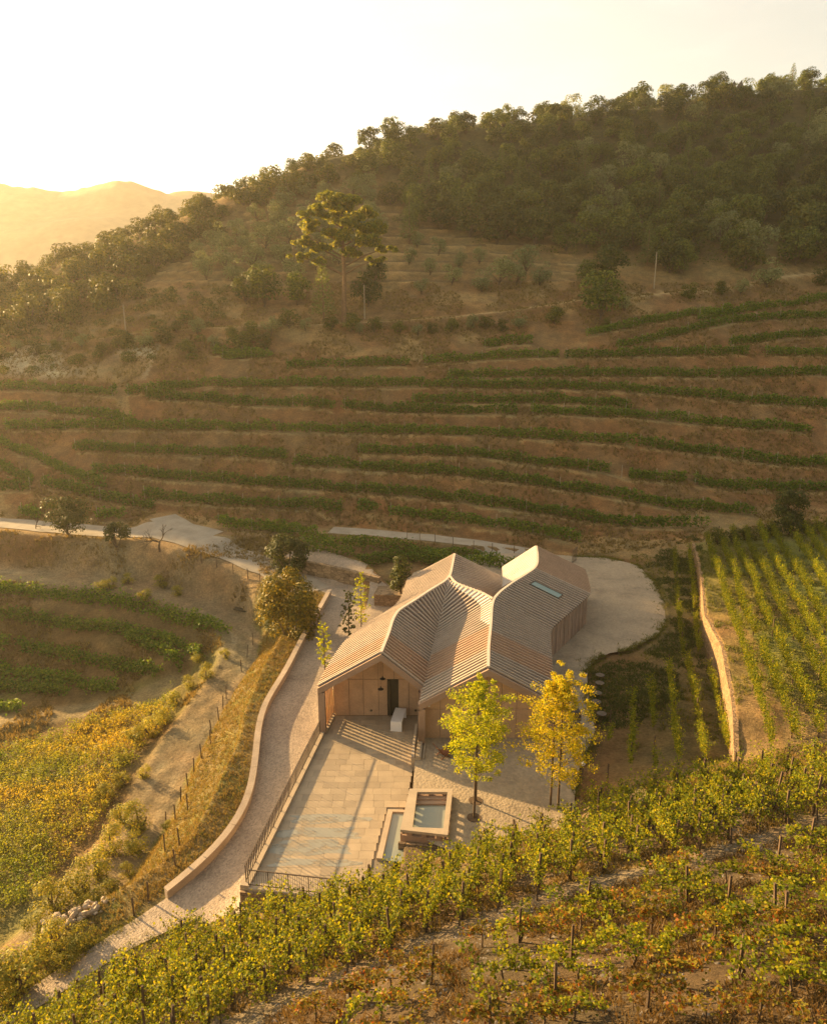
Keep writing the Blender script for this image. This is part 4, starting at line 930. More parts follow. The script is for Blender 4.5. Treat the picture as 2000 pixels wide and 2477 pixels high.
def tree_meshes(name, w, h, trunk_h, k, n, leaf, seed, mat, bark='bark', rmin=.16, rmax=.28, squash=.75, trunk_r=.16, up=.25, shell=.72):
    g = np.random.default_rng(seed); cs = crown_clumps(w, h - trunk_h, trunk_h, k, g, squash, rmin, rmax)
    P, Nn = clumps(cs, n, g, up, shell); me = leaves('crown', P, Nn, leaf, .65, None, g); me.materials.append(M[mat])
    mb = MB(); top = Vector((g.normal() * .1 * w, g.normal() * .1 * w, trunk_h + (h - trunk_h) * .6))
    mb.tube([(0, 0, -.5), (0, 0, 0), (top.x * .3, top.y * .3, trunk_h * .7), tuple(top)], [trunk_r * 1.25, trunk_r, trunk_r * .75, trunk_r * .25], 6)
    for c in cs[:6]: mb.tube([(top.x * .25, top.y * .25, trunk_h * .6), ((c[0] + top.x * .2) * .5, (c[1] + top.y * .2) * .5, (trunk_h * .6 + c[2]) * .5 + .1), (c[0], c[1], c[2])], [trunk_r * .5, trunk_r * .35, trunk_r * .12], 4, False)
    tm = mb.mesh('trunk'); tm.materials.append(M[bark]); return me, tm
def plant(name, meshes, loc, rz, s, label, cat, group=None, sz=1.0):
    o = empty(name, tuple(loc), rz, label, cat, group); o.scale = (s, s, s * sz)
    a = link('crown', meshes[0], o)
    if meshes[1] is not None: link('trunk', meshes[1], o)
    return o
def proj(p):
    x, y, z = p[..., 0], p[..., 1], p[..., 2] - CH; dz = y * _c - z * _s; u = y * _s + z * _c
    return 1000 + F * x / dz, 1238.5 - F * u / dz
def rank_labels(objs, nb, fmt, names):
    """label each of many alike plants by its place: rank from the bottom, then count from the left"""
    objs = sorted(objs, key=lambda o: -proj(np.array(o.location))[1]); k = math.ceil(len(objs) / nb)
    for b in range(nb):
        for i, o in enumerate(sorted(objs[b * k:(b + 1) * k], key=lambda o: proj(np.array(o.location))[0])): o['label'] = fmt % (nth(i + 1), names[b])
RANK = ('lowest rank', 'second rank up', 'third rank up', 'fourth rank up', 'fifth rank up', 'sixth rank up', 'seventh rank up', 'eighth rank up', 'ninth rank up', 'topmost rank')
def vscale(p):
    """metres of height per photo pixel at a place"""
    return .01 * 100 / abs(proj(np.array(p) + np.array([0, 0, 1.0]))[1] - proj(np.array(p))[1])
def scatter_px(poly, sp, g, jit=.42, y0=60, y1=262, x0=-120, x1=170):
    gx, gy = np.meshgrid(np.arange(x0, x1, sp), np.arange(y0, y1, sp)); gx = gx + (np.arange(gx.shape[0]) % 2)[:, None] * sp / 2
    gx = gx.ravel() + g.uniform(-jit, jit, gx.size) * sp; gy = gy.ravel() + g.uniform(-jit, jit, gy.size) * sp
    z = gz(gx, gy); px, py = proj(np.c_[gx, gy, z]); m = inpoly(px, py, poly)
    return np.c_[gx, gy, z][m]
g4 = np.random.default_rng(4)
OAK = [tree_meshes('oak', 6.6, 6.2, .5, 20, 1900, .40, 30 + i, 'oak', rmin=.13, rmax=.24, squash=.85) for i in range(6)]
SCRUB = [tree_meshes('scrub', 4.0, 3.0, -.3, 15, 900, .32, 50 + i, 'oak2', rmin=.16, rmax=.27, squash=.85) for i in range(5)]
OLIVE = [tree_meshes('olive', 3.8, 3.4, .3, 13, 1000, .24, 70 + i, 'olive', rmin=.16, rmax=.27, up=.35, squash=.9, trunk_r=.12) for i in range(4)]
CONIF = []
for i in range(3):
    g = np.random.default_rng(90 + i); cs = []
    for z in np.linspace(.12, .96, 13):
        r = 2.2 * (1 - z) ** .8 + .25
        for a in range(5): q = a * 1.257 + z * 9; cs.append((math.cos(q) * r * .62, math.sin(q) * r * .62, z * 9, r * .52, r * .52, .55))
    P, Nn = clumps(cs, 1300, g, .3, .5); me = leaves('crown', P, Nn, .36, .4, None, g); me.materials.append(M['pine_pale'])
    tm = MB().tube([(0, 0, -.5), (0, 0, 4), (0, 0, 8.6)], [.16, .12, .03], 6).mesh('trunk'); tm.materials.append(M['bark_pine']); CONIF.append((me, tm))
# oak wood on the upper right
FOREST = [(860,392),(1000,338),(1200,308),(1500,280),(1750,236),(2040,214),(2040,660),(1760,655),(1560,668),(1440,640),(1250,600),(1130,585),(960,552),(925,480)]
pts = scatter_px(FOREST, 5.9, g4)
order = np.argsort(pts[:, 1]); pts = pts[order]
print('oaks', len(pts))
oak_lab = 'rounded dark green oak in the dense wood of the upper hillside'
OK_ = []
BT_ = []
for i, p in enumerate(pts[:285]):
    if i % 6 == 2:
        BT_.append(plant('broad_tree', (SCRUB if i % 4 else OLIVE)[i % 4], p - np.array([0, 0, .2]), g4.uniform(0, 6.28), g4.uniform(1.5, 2.2), 'x', 'tree', 'lighter trees of the hillside wood')); continue
    if i % 23 == 5:
        BT_.append(plant('broad_tree', CONIF[i % 3], p - np.array([0, 0, .2]), g4.uniform(0, 6.28), g4.uniform(.7, 1.0), 'x', 'tree', 'lighter trees of the hillside wood')); continue
    s = g4.uniform(.75, 1.25) * (1.12 if p[1] < 190 else .86); OK_.append(plant('oak_tree', OAK[i % 6], p - np.array([0, 0, .3]), g4.uniform(0, 6.28), s, oak_lab, 'tree', 'oaks of the hillside wood', g4.uniform(.85, 1.15)))
rank_labels(OK_, 10, 'dark green oak, %s from left in the %s of the hillside wood', RANK)
rank_labels(BT_, 4, 'lighter green tree, %s from left in the %s of the hillside wood', RANK)
def stuff_clumps(name, pts, rad, n, leaf, mat, label, g, squash=.7):
    cs = [(p[0], p[1], p[2] + r * .35, r, r, r * squash) for p, r in zip(pts, g.uniform(rad * .6, rad * 1.4, len(pts)))]
    P, Nn = clumps(cs, n, g); o = link(name, leaves(name, P, Nn, leaf, .65, None, g), None, None, M[mat]); return tag(o, label, None, None, 'stuff')
rest = pts[285:]; fill = scatter_px(FOREST, 4.2, g4, .5)
stuff_clumps('undergrowth', fill, 1.5, 30000, .36, 'oak2', 'scrubby undergrowth between the oaks of the hillside wood', g4)
if len(rest): stuff_clumps('distant_wood', np.repeat(rest, 4, 0) + np.c_[g4.normal(size=(len(rest) * 4, 2)) * 1.8, g4.uniform(1, 5, len(rest) * 4)], 1.8, 30000, .40, 'oak', 'far oaks along the top of the hillside wood', g4)
# scrub along the left shoulder of the hill
SCR = [(-30,705),(170,632),(400,552),(600,462),(800,392),(900,400),(905,440),(700,478),(560,548),(470,615),(380,655),(350,705),(300,765),(150,800),(-30,822)]
SB = []
ps = scatter_px(SCR, 4.4, g4, .5); print('scrub', len(ps))
for i, p in enumerate(ps[np.argsort(ps[:, 1])][-298:]):
    SB.append(plant('scrub_bush', SCRUB[i % 5], p - np.array([0, 0, .2]), g4.uniform(0, 6.28), g4.uniform(.85, 1.7), 'golden green bush in the thick scrub on the left shoulder of the hill', 'bush', 'bushes on the left shoulder of the hill', g4.uniform(.8, 1.2)))
rank_labels(SB, 10, 'golden green bush, %s from left, %s of the left shoulder scrub', RANK)
# olives in rows on the small terraces
OLV = [(560,552),(700,482),(900,446),(930,540),(905,620),(740,690),(560,700),(430,655)]
OB = []
po = scatter_px(OLV, 5.4, g4, .25); print('olives', len(po))
for i, p in enumerate(po[:120]):
    OB.append(plant('olive_tree', OLIVE[i % 4], p, g4.uniform(0, 6.28), g4.uniform(1.0, 1.5), 'grey green olive tree in the planted rows left of the tall pine', 'olive tree', 'olives in the grove left of the pine'))
rank_labels(OB, 7, 'grey green olive, %s from left, %s of the grove by the pine', RANK)
OB = []
for px, py, s in ((1020,712,.7),(1040,665,.8),(1092,690,.95),(1110,650,.8),(1165,705,1.0),(1158,638,.8),(1207,688,1.3),(1248,690,1.0),(1272,662,1.35),(1305,690,1.1),(990,640,.8),(1060,618,.9),(1010,600,.8)):
    p = hit(px, py); OB.append(plant('olive_tree', OLIVE[int(px) % 4], p, px, s * 1.15, 'grey green olive tree on the stepped terraces right of the tall pine', 'olive tree', 'olives on the terraces right of the pine'))
rank_labels(OB, 3, 'grey green olive, %s from left, %s, right of the tall pine', RANK)
RB_ = []
shr = [(870,808),(905,800),(965,806),(1010,815),(1045,808),(1090,806),(1138,800),(1175,795),(1215,800),(1255,798),(1340,785),(700,795),(740,800),(800,800),(850,803),(655,815),(610,820),(560,815),(480,812),(430,800),(400,830),(350,838),(300,845),(250,850),(200,840),(140,850),(90,858),(40,850),(0,870),(460,855),(520,845),(580,850),(640,840)]
for i, (px, py) in enumerate(shr):
    p = hit(px, py + g4.uniform(-4, 4)); q = (SCRUB if i % 3 else OLIVE)[i % 4]
    RB_.append(plant('roadside_bush', q, p, i * 1.7, g4.uniform(.55, 1.0), 'low bush on the verge below the hillside track', 'bush', 'bushes below the hillside track'))
rank_labels(RB_, 1, 'low bush below the hillside track, %s from left of the line%s', ('',))
for px, py, s, lab, kind in ((640,742,1.15,'wide dark oak clump left of the tall pine','oak'),(598,735,.9,'smaller dark oak at the left end of the clump by the pine','oak'),(890,742,.95,'dark oak just right of the tall pine trunk','oak'),(720,738,.9,'dark oak between the oak clump and the pale young pine','oak'),(905,690,.8,'dusky oak above the one beside the pine trunk','oak'),(1450,772,1.3,'tall dark tree clump beside the end of the hillside track','oak'),(1420,690,.75,'round dark bush left of the leaning pole path','oak'),(1510,752,.8,'rounded olive coloured bush right of the dark tree clump','olive'),(1470,690,1.15,'leafy tree standing above the dark clump at the track end','oak'),
      (1665,722,.85,'small dark bush standing alone on the straw slope','scrub'),(1740,712,.75,'dark bush left of the pale rounded olive','scrub'),(1790,712,.8,'mid green bush touching the pale rounded olive','olive'),(1853,694,1.55,'large pale rounded olive beside the upper path','olive'),(1985,690,1.0,'green bush at the far right end of the upper path','scrub'),(1465,792,.5,'tiny dark bush under the dark tree clump','scrub')):
    p = hit(px, py); plant('hillside_tree' if kind != 'scrub' else 'hillside_bush', {'oak': OAK[px % 6], 'olive': OLIVE[px % 4], 'scrub': SCRUB[px % 5]}[kind], p, px * .1, s, lab, 'tree' if kind != 'scrub' else 'bush')
SCR2 = [(-30,815),(150,800),(300,770),(380,690),(560,700),(560,790),(300,812),(0,848)]
ps2 = scatter_px(SCR2, 3.6, g4, .5)
stuff_clumps('scrub_thicket', scatter_px(SCR, 3.0, g4, .5), 1.2, 22000, .30, 'oak2', 'scrub filling the gaps on the left shoulder of the hill', g4)
stuff_clumps('scrub_thicket', ps2, 1.2, 16000, .30, 'oak2', 'low brown-green thicket above the hillside track at left', g4)
SCR3 = [(-30,860),(200,845),(420,825),(640,812),(700,835),(600,862),(420,872),(250,878),(100,905),(-30,920)]
ps3 = scatter_px(SCR3, 3.4, g4, .5)
stuff_clumps('scrub_thicket', ps3, 1.0, 14000, .28, 'oak2', 'low brown-green thicket below the hillside track at left', g4)
# trees on the skyline
for px, py, hpx, lab in ((1735,215,56,'lone tree on the skyline left of the rock outcrop'),(1850,226,58,'tree on the skyline just right of the rock outcrop'),(1892,222,52,'middle tree of the three at the top right skyline'),(1950,220,56,'rightmost tree of the three at the top right skyline'),(1548,272,70,'tall tree breaking the skyline above the wood'),(1498,272,40,'low tree left of the tall skyline tree'),(1632,258,44,'small bushy skyline tree below the ridge top'),(948,345,62,'dark crowned tree on the skyline above the pines'),(893,368,66,'golden tree on the skyline left of the dark crowned one'),(1098,322,44,'broad low tree on the skyline'),(545,478,34,'pair of skyline trees seen against the pale mountain'),(706,420,40,'bushy skyline tree at the top of the olive grove')):
    p = hit(px, py) 
    if p is None: p = hit(px, py + 14)
    hm = hpx * vscale(p); plant('skyline_tree', OAK[px % 6], p - np.array([0, 0, .4]), px * .3, hm / 6.2, lab, 'tree', None, 1.05)
p = hit(1775, 232); mb = MB()
for i in range(9):
    a = g4.uniform(0, 6.28); r = g4.uniform(0, 3.4); h = g4.uniform(1.5, 5.5) * (1 - r / 6); x, y = r * math.cos(a) * 1.4, r * math.sin(a)
    n = 5; mb.add([(x + 1.6 * math.cos(k * 1.257 + i), y + 1.4 * math.sin(k * 1.257 + i), -2) for k in range(n)] + [(x + .9 * math.cos(k * 1.257 + i + .3), y + .8 * math.sin(k * 1.257 + i + .3), h * .6) for k in range(n)] + [(x + .3, y, h)], [(k, (k + 1) % n, n + (k + 1) % n, n + k) for k in range(n)] + [(n + k, n + (k + 1) % n, 2 * n) for k in range(n)])
tag(mb.build('rock_outcrop', M['rock'], None, tuple(p)), 'jagged grey rock outcrop on the ridge among the trees', 'rock')
# pale conifers
for px, py, s, lab in ((783,772,1.12,'narrow pale young pine beside the trunk of the tall pine'),(990,590,1.15,'broad pine with golden top right of the tall pine'),(1250,492,.85,'pale conifer rising out of the oak wood, lower of two'),(1213,420,.75,'pale conifer rising out of the oak wood, upper of two'),(185,935,.01,'')):
    if s > .1: p = hit(px, py); plant('young_pine', CONIF[px % 3], p, px, s, lab, 'pine', None, 1.0)
# the tall umbrella pine
p = hit(832, 772); g = np.random.default_rng(5); sc = vscale(p)
hgt = 288 * sc * .98; cs = []; br = []
tiers = [(-.06, .98, .30), (.06, .93, .34), (.22, .90, .26), (-.22, .86, .26), (0, .84, .34), (-.30, .76, .24), (.12, .77, .34), (.34, .75, .22), (-.05, .70, .30), (-.36, .64, .20), (.24, .64, .26), (.40, .60, .18), (-.16, .60, .24), (-.40, .53, .16), (.10, .55, .22), (.30, .50, .16), (-.26, .49, .15)]
for fx, fz, w in tiers:
    x, z = fx * hgt * .92, fz * hgt; y = g.normal() * hgt * .09; r = w * hgt * .47
    br.append((x, y, z))
    for j in range(9):
        q = g.normal(size=3); cs.append((x + q[0] * r * .5, y + q[1] * r * .55, z + q[2] * r * .18, r * .42, r * .42, r * .25))
P, Nn = clumps(cs, 26000, g, .35, .2); pm = leaves('crown', P, Nn, .60, .42, None, g); pm.materials.append(M['pine'])
mb = MB().tube([(0, 0, -1), (0, 0, 0), (.25, 0, hgt * .35), (.1, 0, hgt * .7), (0, 0, hgt * .97)], [.62, .5, .38, .25, .06], 8)
for x, y, z in br: mb.tube([(.1, 0, z - abs(x) * .35 - .6), (x * .55, y * .5, z - abs(x) * .12 - .2), (x, y, z)], [.15, .1, .04], 4, False)
mb.tube([(.1, 0, hgt * .42), (2.6, .3, hgt * .45), (4.0, .2, hgt * .40)], [.1, .07, .03], 4, False)
tm = mb.mesh('trunk'); tm.materials.append(M['bark_pine']); plant('umbrella_pine', (pm, tm), p, 0, 1, 'tall lone pine with golden layered crown above the hillside track', 'pine')
# poles
for px, py, py0, lab in ((882, 770, 690, 'thin wooden pole right of the tall pine'), (1581, 697, 610, 'tall pale utility pole on the straw slope below the wood'), (305, 803, 738, 'slim utility pole at the left of the hillside track')):
    p = hit(px, py); hh = (py - py0) * vscale(p)
    tag(MB().tube([(0, 0, -.5), (0, 0, hh)], [.11, .085], 7).add([], []).build('utility_pole', M['pole'], None, tuple(p)), lab, 'pole')
# ---- hedges of vines on the terraces
vlab = []
for k, w in enumerate(rows_w):
    cx, cy = proj(w[len(w) // 2]); vlab.append((cy, cx, k))
vlab.sort()
for rank, (cy, cx, k) in enumerate(vlab):
    w = resample(rows_w[k], .5); L = len(w) * .5; n = int(L * 120); g = np.random.default_rng(300 + k)
    i = g.integers(0, len(w), n); p = w[i].copy(); p[:, :2] += g.normal(size=(n, 2)) * .19
    hh = (1.25 + .22 * np.sin(i * .37 + k) * np.sin(i * .11)) * (.80 + .30 * np.abs(np.sin(i * .5 * math.pi / 1.15 + k))); dens = vnoise(p[:, 0], p[:, 1], 1.3, 400 + k) + .5; gap = vnoise(p[:, 0], p[:, 1], 4.0, 430) + .5
    p[:, 2] = gz(p[:, 0], p[:, 1]) + .15 + hh * 1.05 * g.random(n) ** .8 * (.75 + .4 * dens); keep = (g.random(n) < .6 + .6 * dens) & (gap > .05)
    p = p[keep]; nn = g.normal(size=(len(p), 3)) * .6 + np.array([0, -.3, .5])
    side_ = 'left side' if cx < 600 else 'middle' if cx < 1250 else 'right side'
    o = link('vine_row', leaves('vine_row', p, nn, .30, .75, None, g), None, None, M['vine_far'])
    near_ = ('just above the gravel road' if cy > 1215 else 'low on the slope' if cy > 1110 else 'half way up the slope' if cy > 960 else 'high on the slope' if cy > 850 else 'just under the straw slope')
    tag(o, 'green vine hedge %s, %s, %d%s counted from the top row' % (near_, side_, rank + 1, {1: 'st', 2: 'nd', 3: 'rd'}.get((rank + 1) % 10 if rank + 1 not in (11, 12, 13) else 0, 'th')), 'vine row', 'vine hedges on the terraced hillside')
    mb = MB()
    for q in w[::9]:
        z = float(gz(q[0], q[1])); mb.bar((q[0], q[1], z - .2), (q[0], q[1], z + 1.75), .07, .07)
    tag(mb.build('stakes', M['pole'], o), None, None, None, 'stuff')

# ------------------------------------------------------------------ trees round the house
def near_tree(name, px, py, z, w, h, th, k, n, leaf, seed, mat, label, cat='tree', rmin=.15, rmax=.26, tr=.14, squash=.85, bark='bark', shell=.55):
    p = at(px, py, z) if z is not None else hit(px, py)
    return plant(name, tree_meshes(name, w, h, th, k, n, leaf, seed, mat, bark, rmin, rmax, squash, tr, .25, shell), p, seed, 1, label, cat)
near_tree('round_tree', 705, 1560, -.9, 6.6, 7.2, -.2, 34, 9000, .26, 201, 'shrub', 'big rounded tree with sunlit golden edge beside the road parapet', rmin=.12, rmax=.21, tr=.2)
near_tree('dark_tree', 700, 1402, .2, 5.2, 5.4, .2, 20, 4500, .28, 202, 'dkshrub', 'dark leafy tree at the bend of the gravel road', rmin=.13, rmax=.23)
near_tree('roadside_tree', 166, 1296, None, 5.4, 4.6, .2, 18, 3200, .28, 203, 'dkshrub', 'broad dusky tree beside the road at the far left')
near_tree('small_tree', 286, 1330, None, 2.7, 3.6, .2, 10, 1300, .26, 204, 'dkshrub', 'small dark upright tree below the left road', rmin=.2, rmax=.3)
near_tree('bushy_tree', 1905, 1292, 3.6, 4.6, 5.4, .1, 18, 3600, .26, 205, 'dkshrub', 'dark bushy tree at the far edge of the right-hand vine plot', rmin=.16, rmax=.26)
near_tree('cypress_tree', 968, 1437, 1.7, 2.0, 4.4, .1, 12, 1700, .22, 206, 'dkshrub', 'dark narrow tree standing on the stone block behind the house', rmin=.25, rmax=.36)
for i, (px, py) in enumerate(((1735, 1312), (1770, 1310), (1805, 1308), (1840, 1302), (1870, 1298), (1950, 1296), (1985, 1292))):
    p = at(px, py, 3.0); plant('hedge_bush', SCRUB[i % 5], p, i, .52, 'dark low hedge bush at the top of the right-hand plot, %s from the left' % nth(i + 1), 'bush', 'hedge bushes at the top of the right-hand plot')
# leafless tree and a small bare shrub by the left road
def bare(name, px, py, h, seed, label):
    g = np.random.default_rng(seed); p = hit(px, py); mb = MB()
    def br(a, d, L, r, lev):
        b = a + d * L; mb.tube([tuple(a), tuple(a * .5 + b * .5 + g.normal(size=3) * L * .05), tuple(b)], [r, r * .8, r * .55], 5, False)
        if lev:
            for _ in range(3): br(b - d * L * g.uniform(0, .3), unit(d + g.normal(size=3) * .55 + np.array([0, 0, .15])), L * .7, r * .55, lev - 1)
    br(np.array([0, 0, -.2]), np.array([.05, 0, 1.]), h * .33, h * .035, 4)
    tag(mb.build(name, M['bark'], None, tuple(p)), label, 'tree')
bare('bare_tree', 388, 1332, 4.4, 8, 'leafless branching tree on the bank below the road fork'); bare('bare_shrub', 88, 1280, 2.2, 9, 'small leafless shrub left of the dusky roadside tree')
# young trees: slender stem, rising branches with leaf sprays
def young(name, p, h, w, stem, n, leaf, seed, mat, label, cat='tree', prof=None, nb=34, tr=.07):
    g = np.random.default_rng(seed); o = empty(name, tuple(p), 0, label, cat); mb = MB(); P = []; Nn = []
    lean = g.normal(size=2) * .015 * h
    mb.tube([(0, 0, -.3), (0, 0, 0), (lean[0] * .5, lean[1] * .5, h * .5), (lean[0], lean[1], h * .97)], [tr * 1.2, tr, tr * .7, tr * .15], 7)
    prof = prof or (lambda f: math.sin(math.pi * min(1, f * .92 + .12)) ** .7)
    ends = []
    for i in range(nb):
        f = (i + .5) / nb; z0 = stem + (h - stem) * f * .93; a = i * 2.4 + g.normal() * .3; r = w / 2 * prof(f) * g.uniform(.7, 1.1)
        e = np.array([lean[0] * z0 / h + r * math.cos(a), lean[1] * z0 / h + r * math.sin(a), z0 + r * g.uniform(.25, .7)]); s0 = np.array([lean[0] * z0 / h, lean[1] * z0 / h, z0 - .1])
        m_ = (s0 + e) / 2 + np.array([0, 0, -.05 * r]); mb.tube([tuple(s0), tuple(m_), tuple(e)], [tr * .3, tr * .2, tr * .08], 4, False)
        for f2 in (.4, .62, .82, 1.0):
            c = s0 * (1 - f2) + e * f2 + g.normal(size=3) * .06 * w; ends.append((*c, max(r * .24, .05 * w)))
    ends = np.array(ends); k = g.integers(0, len(ends), n); d = sph(n, g) * g.random((n, 1)) ** .5
    P = ends[k, :3] + d * ends[k, 3:4] * np.array([1, 1, .7]); Nn = d + g.normal(size=(n, 3)) * .7 + np.array([0, 0, .4])
    me = leaves('crown', P, Nn, leaf, .72, None, g); link('crown', me, o, None, M[mat]); link('trunk', mb.mesh('trunk'), o, None, M['bark']); return o
young('young_tree', at(1150, 1937, .6), 8.0, 3.9, 1.8, 8500, .105, 311, 'gold', 'green-gold young tree at the farther of the two planting pits')
young('young_tree', at(1146, 1978, .6), 8.3, 3.5, 2.5, 6200, .105, 312, 'gold', 'green-gold young tree at the nearer planting pit beside the trough')
pear = lambda f: 1.0 * math.sin(math.pi * min(1, f * .80 + .22)) ** .9 * (1 - .25 * f)
young('young_tree', at(1331, 1946, .6), 8.4, 3.9, 2.2, 6600, .105, 313, 'yellow', 'yellow young tree on the court, left of its close pair', prof=pear)
young('young_tree', at(1349, 1956, .6), 8.9, 4.8, 2.0, 8500, .105, 314, 'yellow', 'taller yellow young tree at the right of the close pair', prof=pear)
for px, py, lab in ((1150, 1937, 'farther round planting pit under the green-gold trees'), (1146, 1978, 'nearer round planting pit under the green-gold trees')):
    p = at(px, py, .6); tag(MB().lathe([(.005, .012), (.36, .012), (.40, .015), (.40, 0), (.005, 0)], 20).build('tree_pit', M['post'], None, (p[0], p[1], .603)), lab, 'tree pit')
col_ = lambda f: math.sin(math.pi * min(1, f * .85 + .12)) ** .6
young('sapling', at(787, 1630, 0), 4.6, 1.25, .7, 900, .14, 321, 'gold', 'slim yellow-green sapling against the left roof edge', prof=col_, nb=26, tr=.05)
young('sapling', at(844, 1552, .2), 4.9, 1.5, .5, 1300, .15, 322, 'dkshrub', 'dark green sapling, left of the pair behind the left roof', prof=col_, nb=26, tr=.05)
young('sapling', at(874, 1532, .2), 6.0, 1.5, .9, 1000, .14, 323, 'gold', 'taller golden sapling, right of the pair behind the left roof', prof=col_, nb=30, tr=.05)
# ------------------------------------------------------------------ the near vineyard
def vine_mesh(seed, sparse=False, spread=1.0):
    g = np.random.default_rng(seed); P = []; Nn = []; mb = MB()
    hh = g.uniform(.55, .75); mb.tube([(0, 0, -.15), (g.normal() * .05, g.normal() * .05, hh * .5), (0, 0, hh)], [.045, .038, .034], 5)
    L = .62 if not sparse else .8; mb.tube([(0, -L, hh + .06), (0, 0, hh), (0, L, hh + .06)], [.014, .022, .014], 4, False)
    ns = 11 if not sparse else 6
    for i in range(ns):
        y0 = -L + 2 * L * (i + g.random()) / ns; q = np.array([g.normal() * .03, y0, hh]); d = unit(np.array([g.normal() * .3 * spread, g.normal() * .28, 1.15 if not sparse else .5])); q0 = q.copy()
        Ls = g.uniform(.85, 1.45) if not sparse else g.uniform(.5, 1.0); m = 11; path = [q.copy()]
        for s_ in range(m):
            d = unit(d + np.array([g.normal() * .12 * spread, g.normal() * .14, (-.10 - .03 * s_) * (1 if spread == 1 else .45) + (.04 if not sparse else 0)])); q = q + d * Ls / m; path.append(q.copy())
            nl = 3 if not sparse else 5
            for _ in range(nl): P.append(q + g.normal(size=3) * np.array([.085, .085, .07])); Nn.append(g.normal(size=3) * .6 + np.array([0, 0, .75]))
        mb.tube([tuple(x) for x in path[::5]], [.009] * len(path[::5]), 3, False)
        if not sparse:
            for _ in range(4): P.append(q0 + g.normal(size=3) * np.array([.10, .09, .12]) + np.array([0, 0, .08])); Nn.append(g.normal(size=3) * .7 + np.array([.3, 0, .4]))
    t = np.clip(g.normal(.5, .24, len(P)), 0, 1)
    return leaves('foliage', np.array(P), np.array(Nn), .105 if not sparse else .10, .85, t, g), mb.mesh('trunk')
VINE = [vine_mesh(500 + i) for i in range(8)]; TRE = [vine_mesh(560 + i, False, .42) for i in range(5)]; VSP = [vine_mesh(520 + i, True) for i in range(4)]; VRD = [vine_mesh(540 + i, True) for i in range(3)]
for a, b in VINE + VSP + TRE: a.materials.append(M['vine_leaf']); b.materials.append(M['bark'])
for a, b in VRD: a.materials.append(M['vine_red']); b.materials.append(M['bark'])
pmb = MB().bar((0, 0, -.3), (0, 0, 1.72), .085, .085).mesh('vine_post'); pmb.materials.append(M['post'])
RD = np.array([.235, .972]); RN = np.array([.972, -.235])
def hp(l): return [hit(*p) for p in l]
UP = [hit(*p)[:2] for p in ((-60, 2530), (120, 2475), (250, 2410), (380, 2345), (480, 2295), (570, 2262), (690, 2225), (850, 2185), (1000, 2140), (1100, 2100), (1250, 2055), (1400, 2010), (1450, 1965), (1570, 1940), (1700, 1910), (1800, 1885), (2100, 1860))]
BLOCK = [tuple(p) for p in UP] + [tuple(hit(*p)[:2]) for p in ((2150, 1928), (2000, 1968), (1806, 2036), (1674, 2065), (1518, 2105), (1403, 2134), (1259, 2180), (1144, 2226), (1000, 2280), (820, 2356), (640, 2436), (520, 2520), (200, 2600))]
gv = np.random.default_rng(77); cand = []; posts = []
nrow = 0
for s in np.arange(-24, 42, 1.28):
    run = []
    for t in np.arange(-2, 44, .80):
        q = RN * s + RD * t + gv.normal(size=2) * .08
        if inpoly(q[:1], q[1:], BLOCK)[0]:
            z = float(gz(q[0], q[1])); px, py = proj(np.array([q[0], q[1], z + .8]))
            if -60 < px < 2060 and py < 2560: run.append((q[0], q[1], z))
    if run: nrow += 1
    np_ = 0
    for j, r in enumerate(run):
        if gv.random() < .93: cand.append((*r, nrow, j + 1))
        if j % 2 == 0 or j == len(run) - 1: np_ += 1; posts.append((*r, j == 0, nrow, np_))
cand = [c for c in cand]; cand.sort(key=lambda c: np.hypot(c[0], c[1])); print('near vines', len(cand), 'posts', len(posts))
ang = math.atan2(-RD[0], RD[1])
def put_vine(c, ms, label, group, s, i):
    o = empty('grapevine', (c[0], c[1], c[2]), ang + gv.normal() * .15 + (math.pi if i % 2 else 0), label, 'grapevine', group); o.scale = (s, s, s * gv.uniform(1.08, 1.3))
    link('foliage', ms[0], o); link('trunk', ms[1], o)
for i, c in enumerate(cand[:300]): put_vine(c, VINE[i % 8], 'yellow-green grapevine, %s from footpath in the %s near row from left' % (nth(c[4]), nth(c[3])), 'staked grapevines on the near slope', gv.uniform(.80, 1.05), i)
far = cand[300:]
def merged(name, spots, ms, mat, label, smin=.95, smax=1.2, parent=None, ang_=None):
    Vs, Fs, Ts = [], [], []; n = 0
    for i, c in enumerate(spots):
        me = ms[i % len(ms)][0]; v = np.empty(len(me.vertices) * 3, np.float32); me.vertices.foreach_get('co', v); v = v.reshape(-1, 3)
        f = np.arange(len(v)).reshape(-1, 4); t = np.empty(len(me.polygons), np.float32); me.attributes['tint'].data.foreach_get('value', t)
        a = (ang if ang_ is None else ang_) + gv.normal() * .15 + (math.pi if i % 2 else 0); s = gv.uniform(smin, smax); R2 = np.array([[math.cos(a), -math.sin(a), 0], [math.sin(a), math.cos(a), 0], [0, 0, 1]])
        Vs.append((v * s) @ R2.T + np.array(c)); Fs.append(f + n); Ts.append(t); n += len(v)
    return link(name, np_mesh(name, np.concatenate(Vs), np.concatenate(Fs), attr=np.concatenate(Ts)), parent, None, M[mat])
if far: tag(merged('far_grapevines', far, VINE, 'vine_leaf', '', .8, 1.05), 'mass of leafy vines farther along the near slope', None, None, 'stuff')
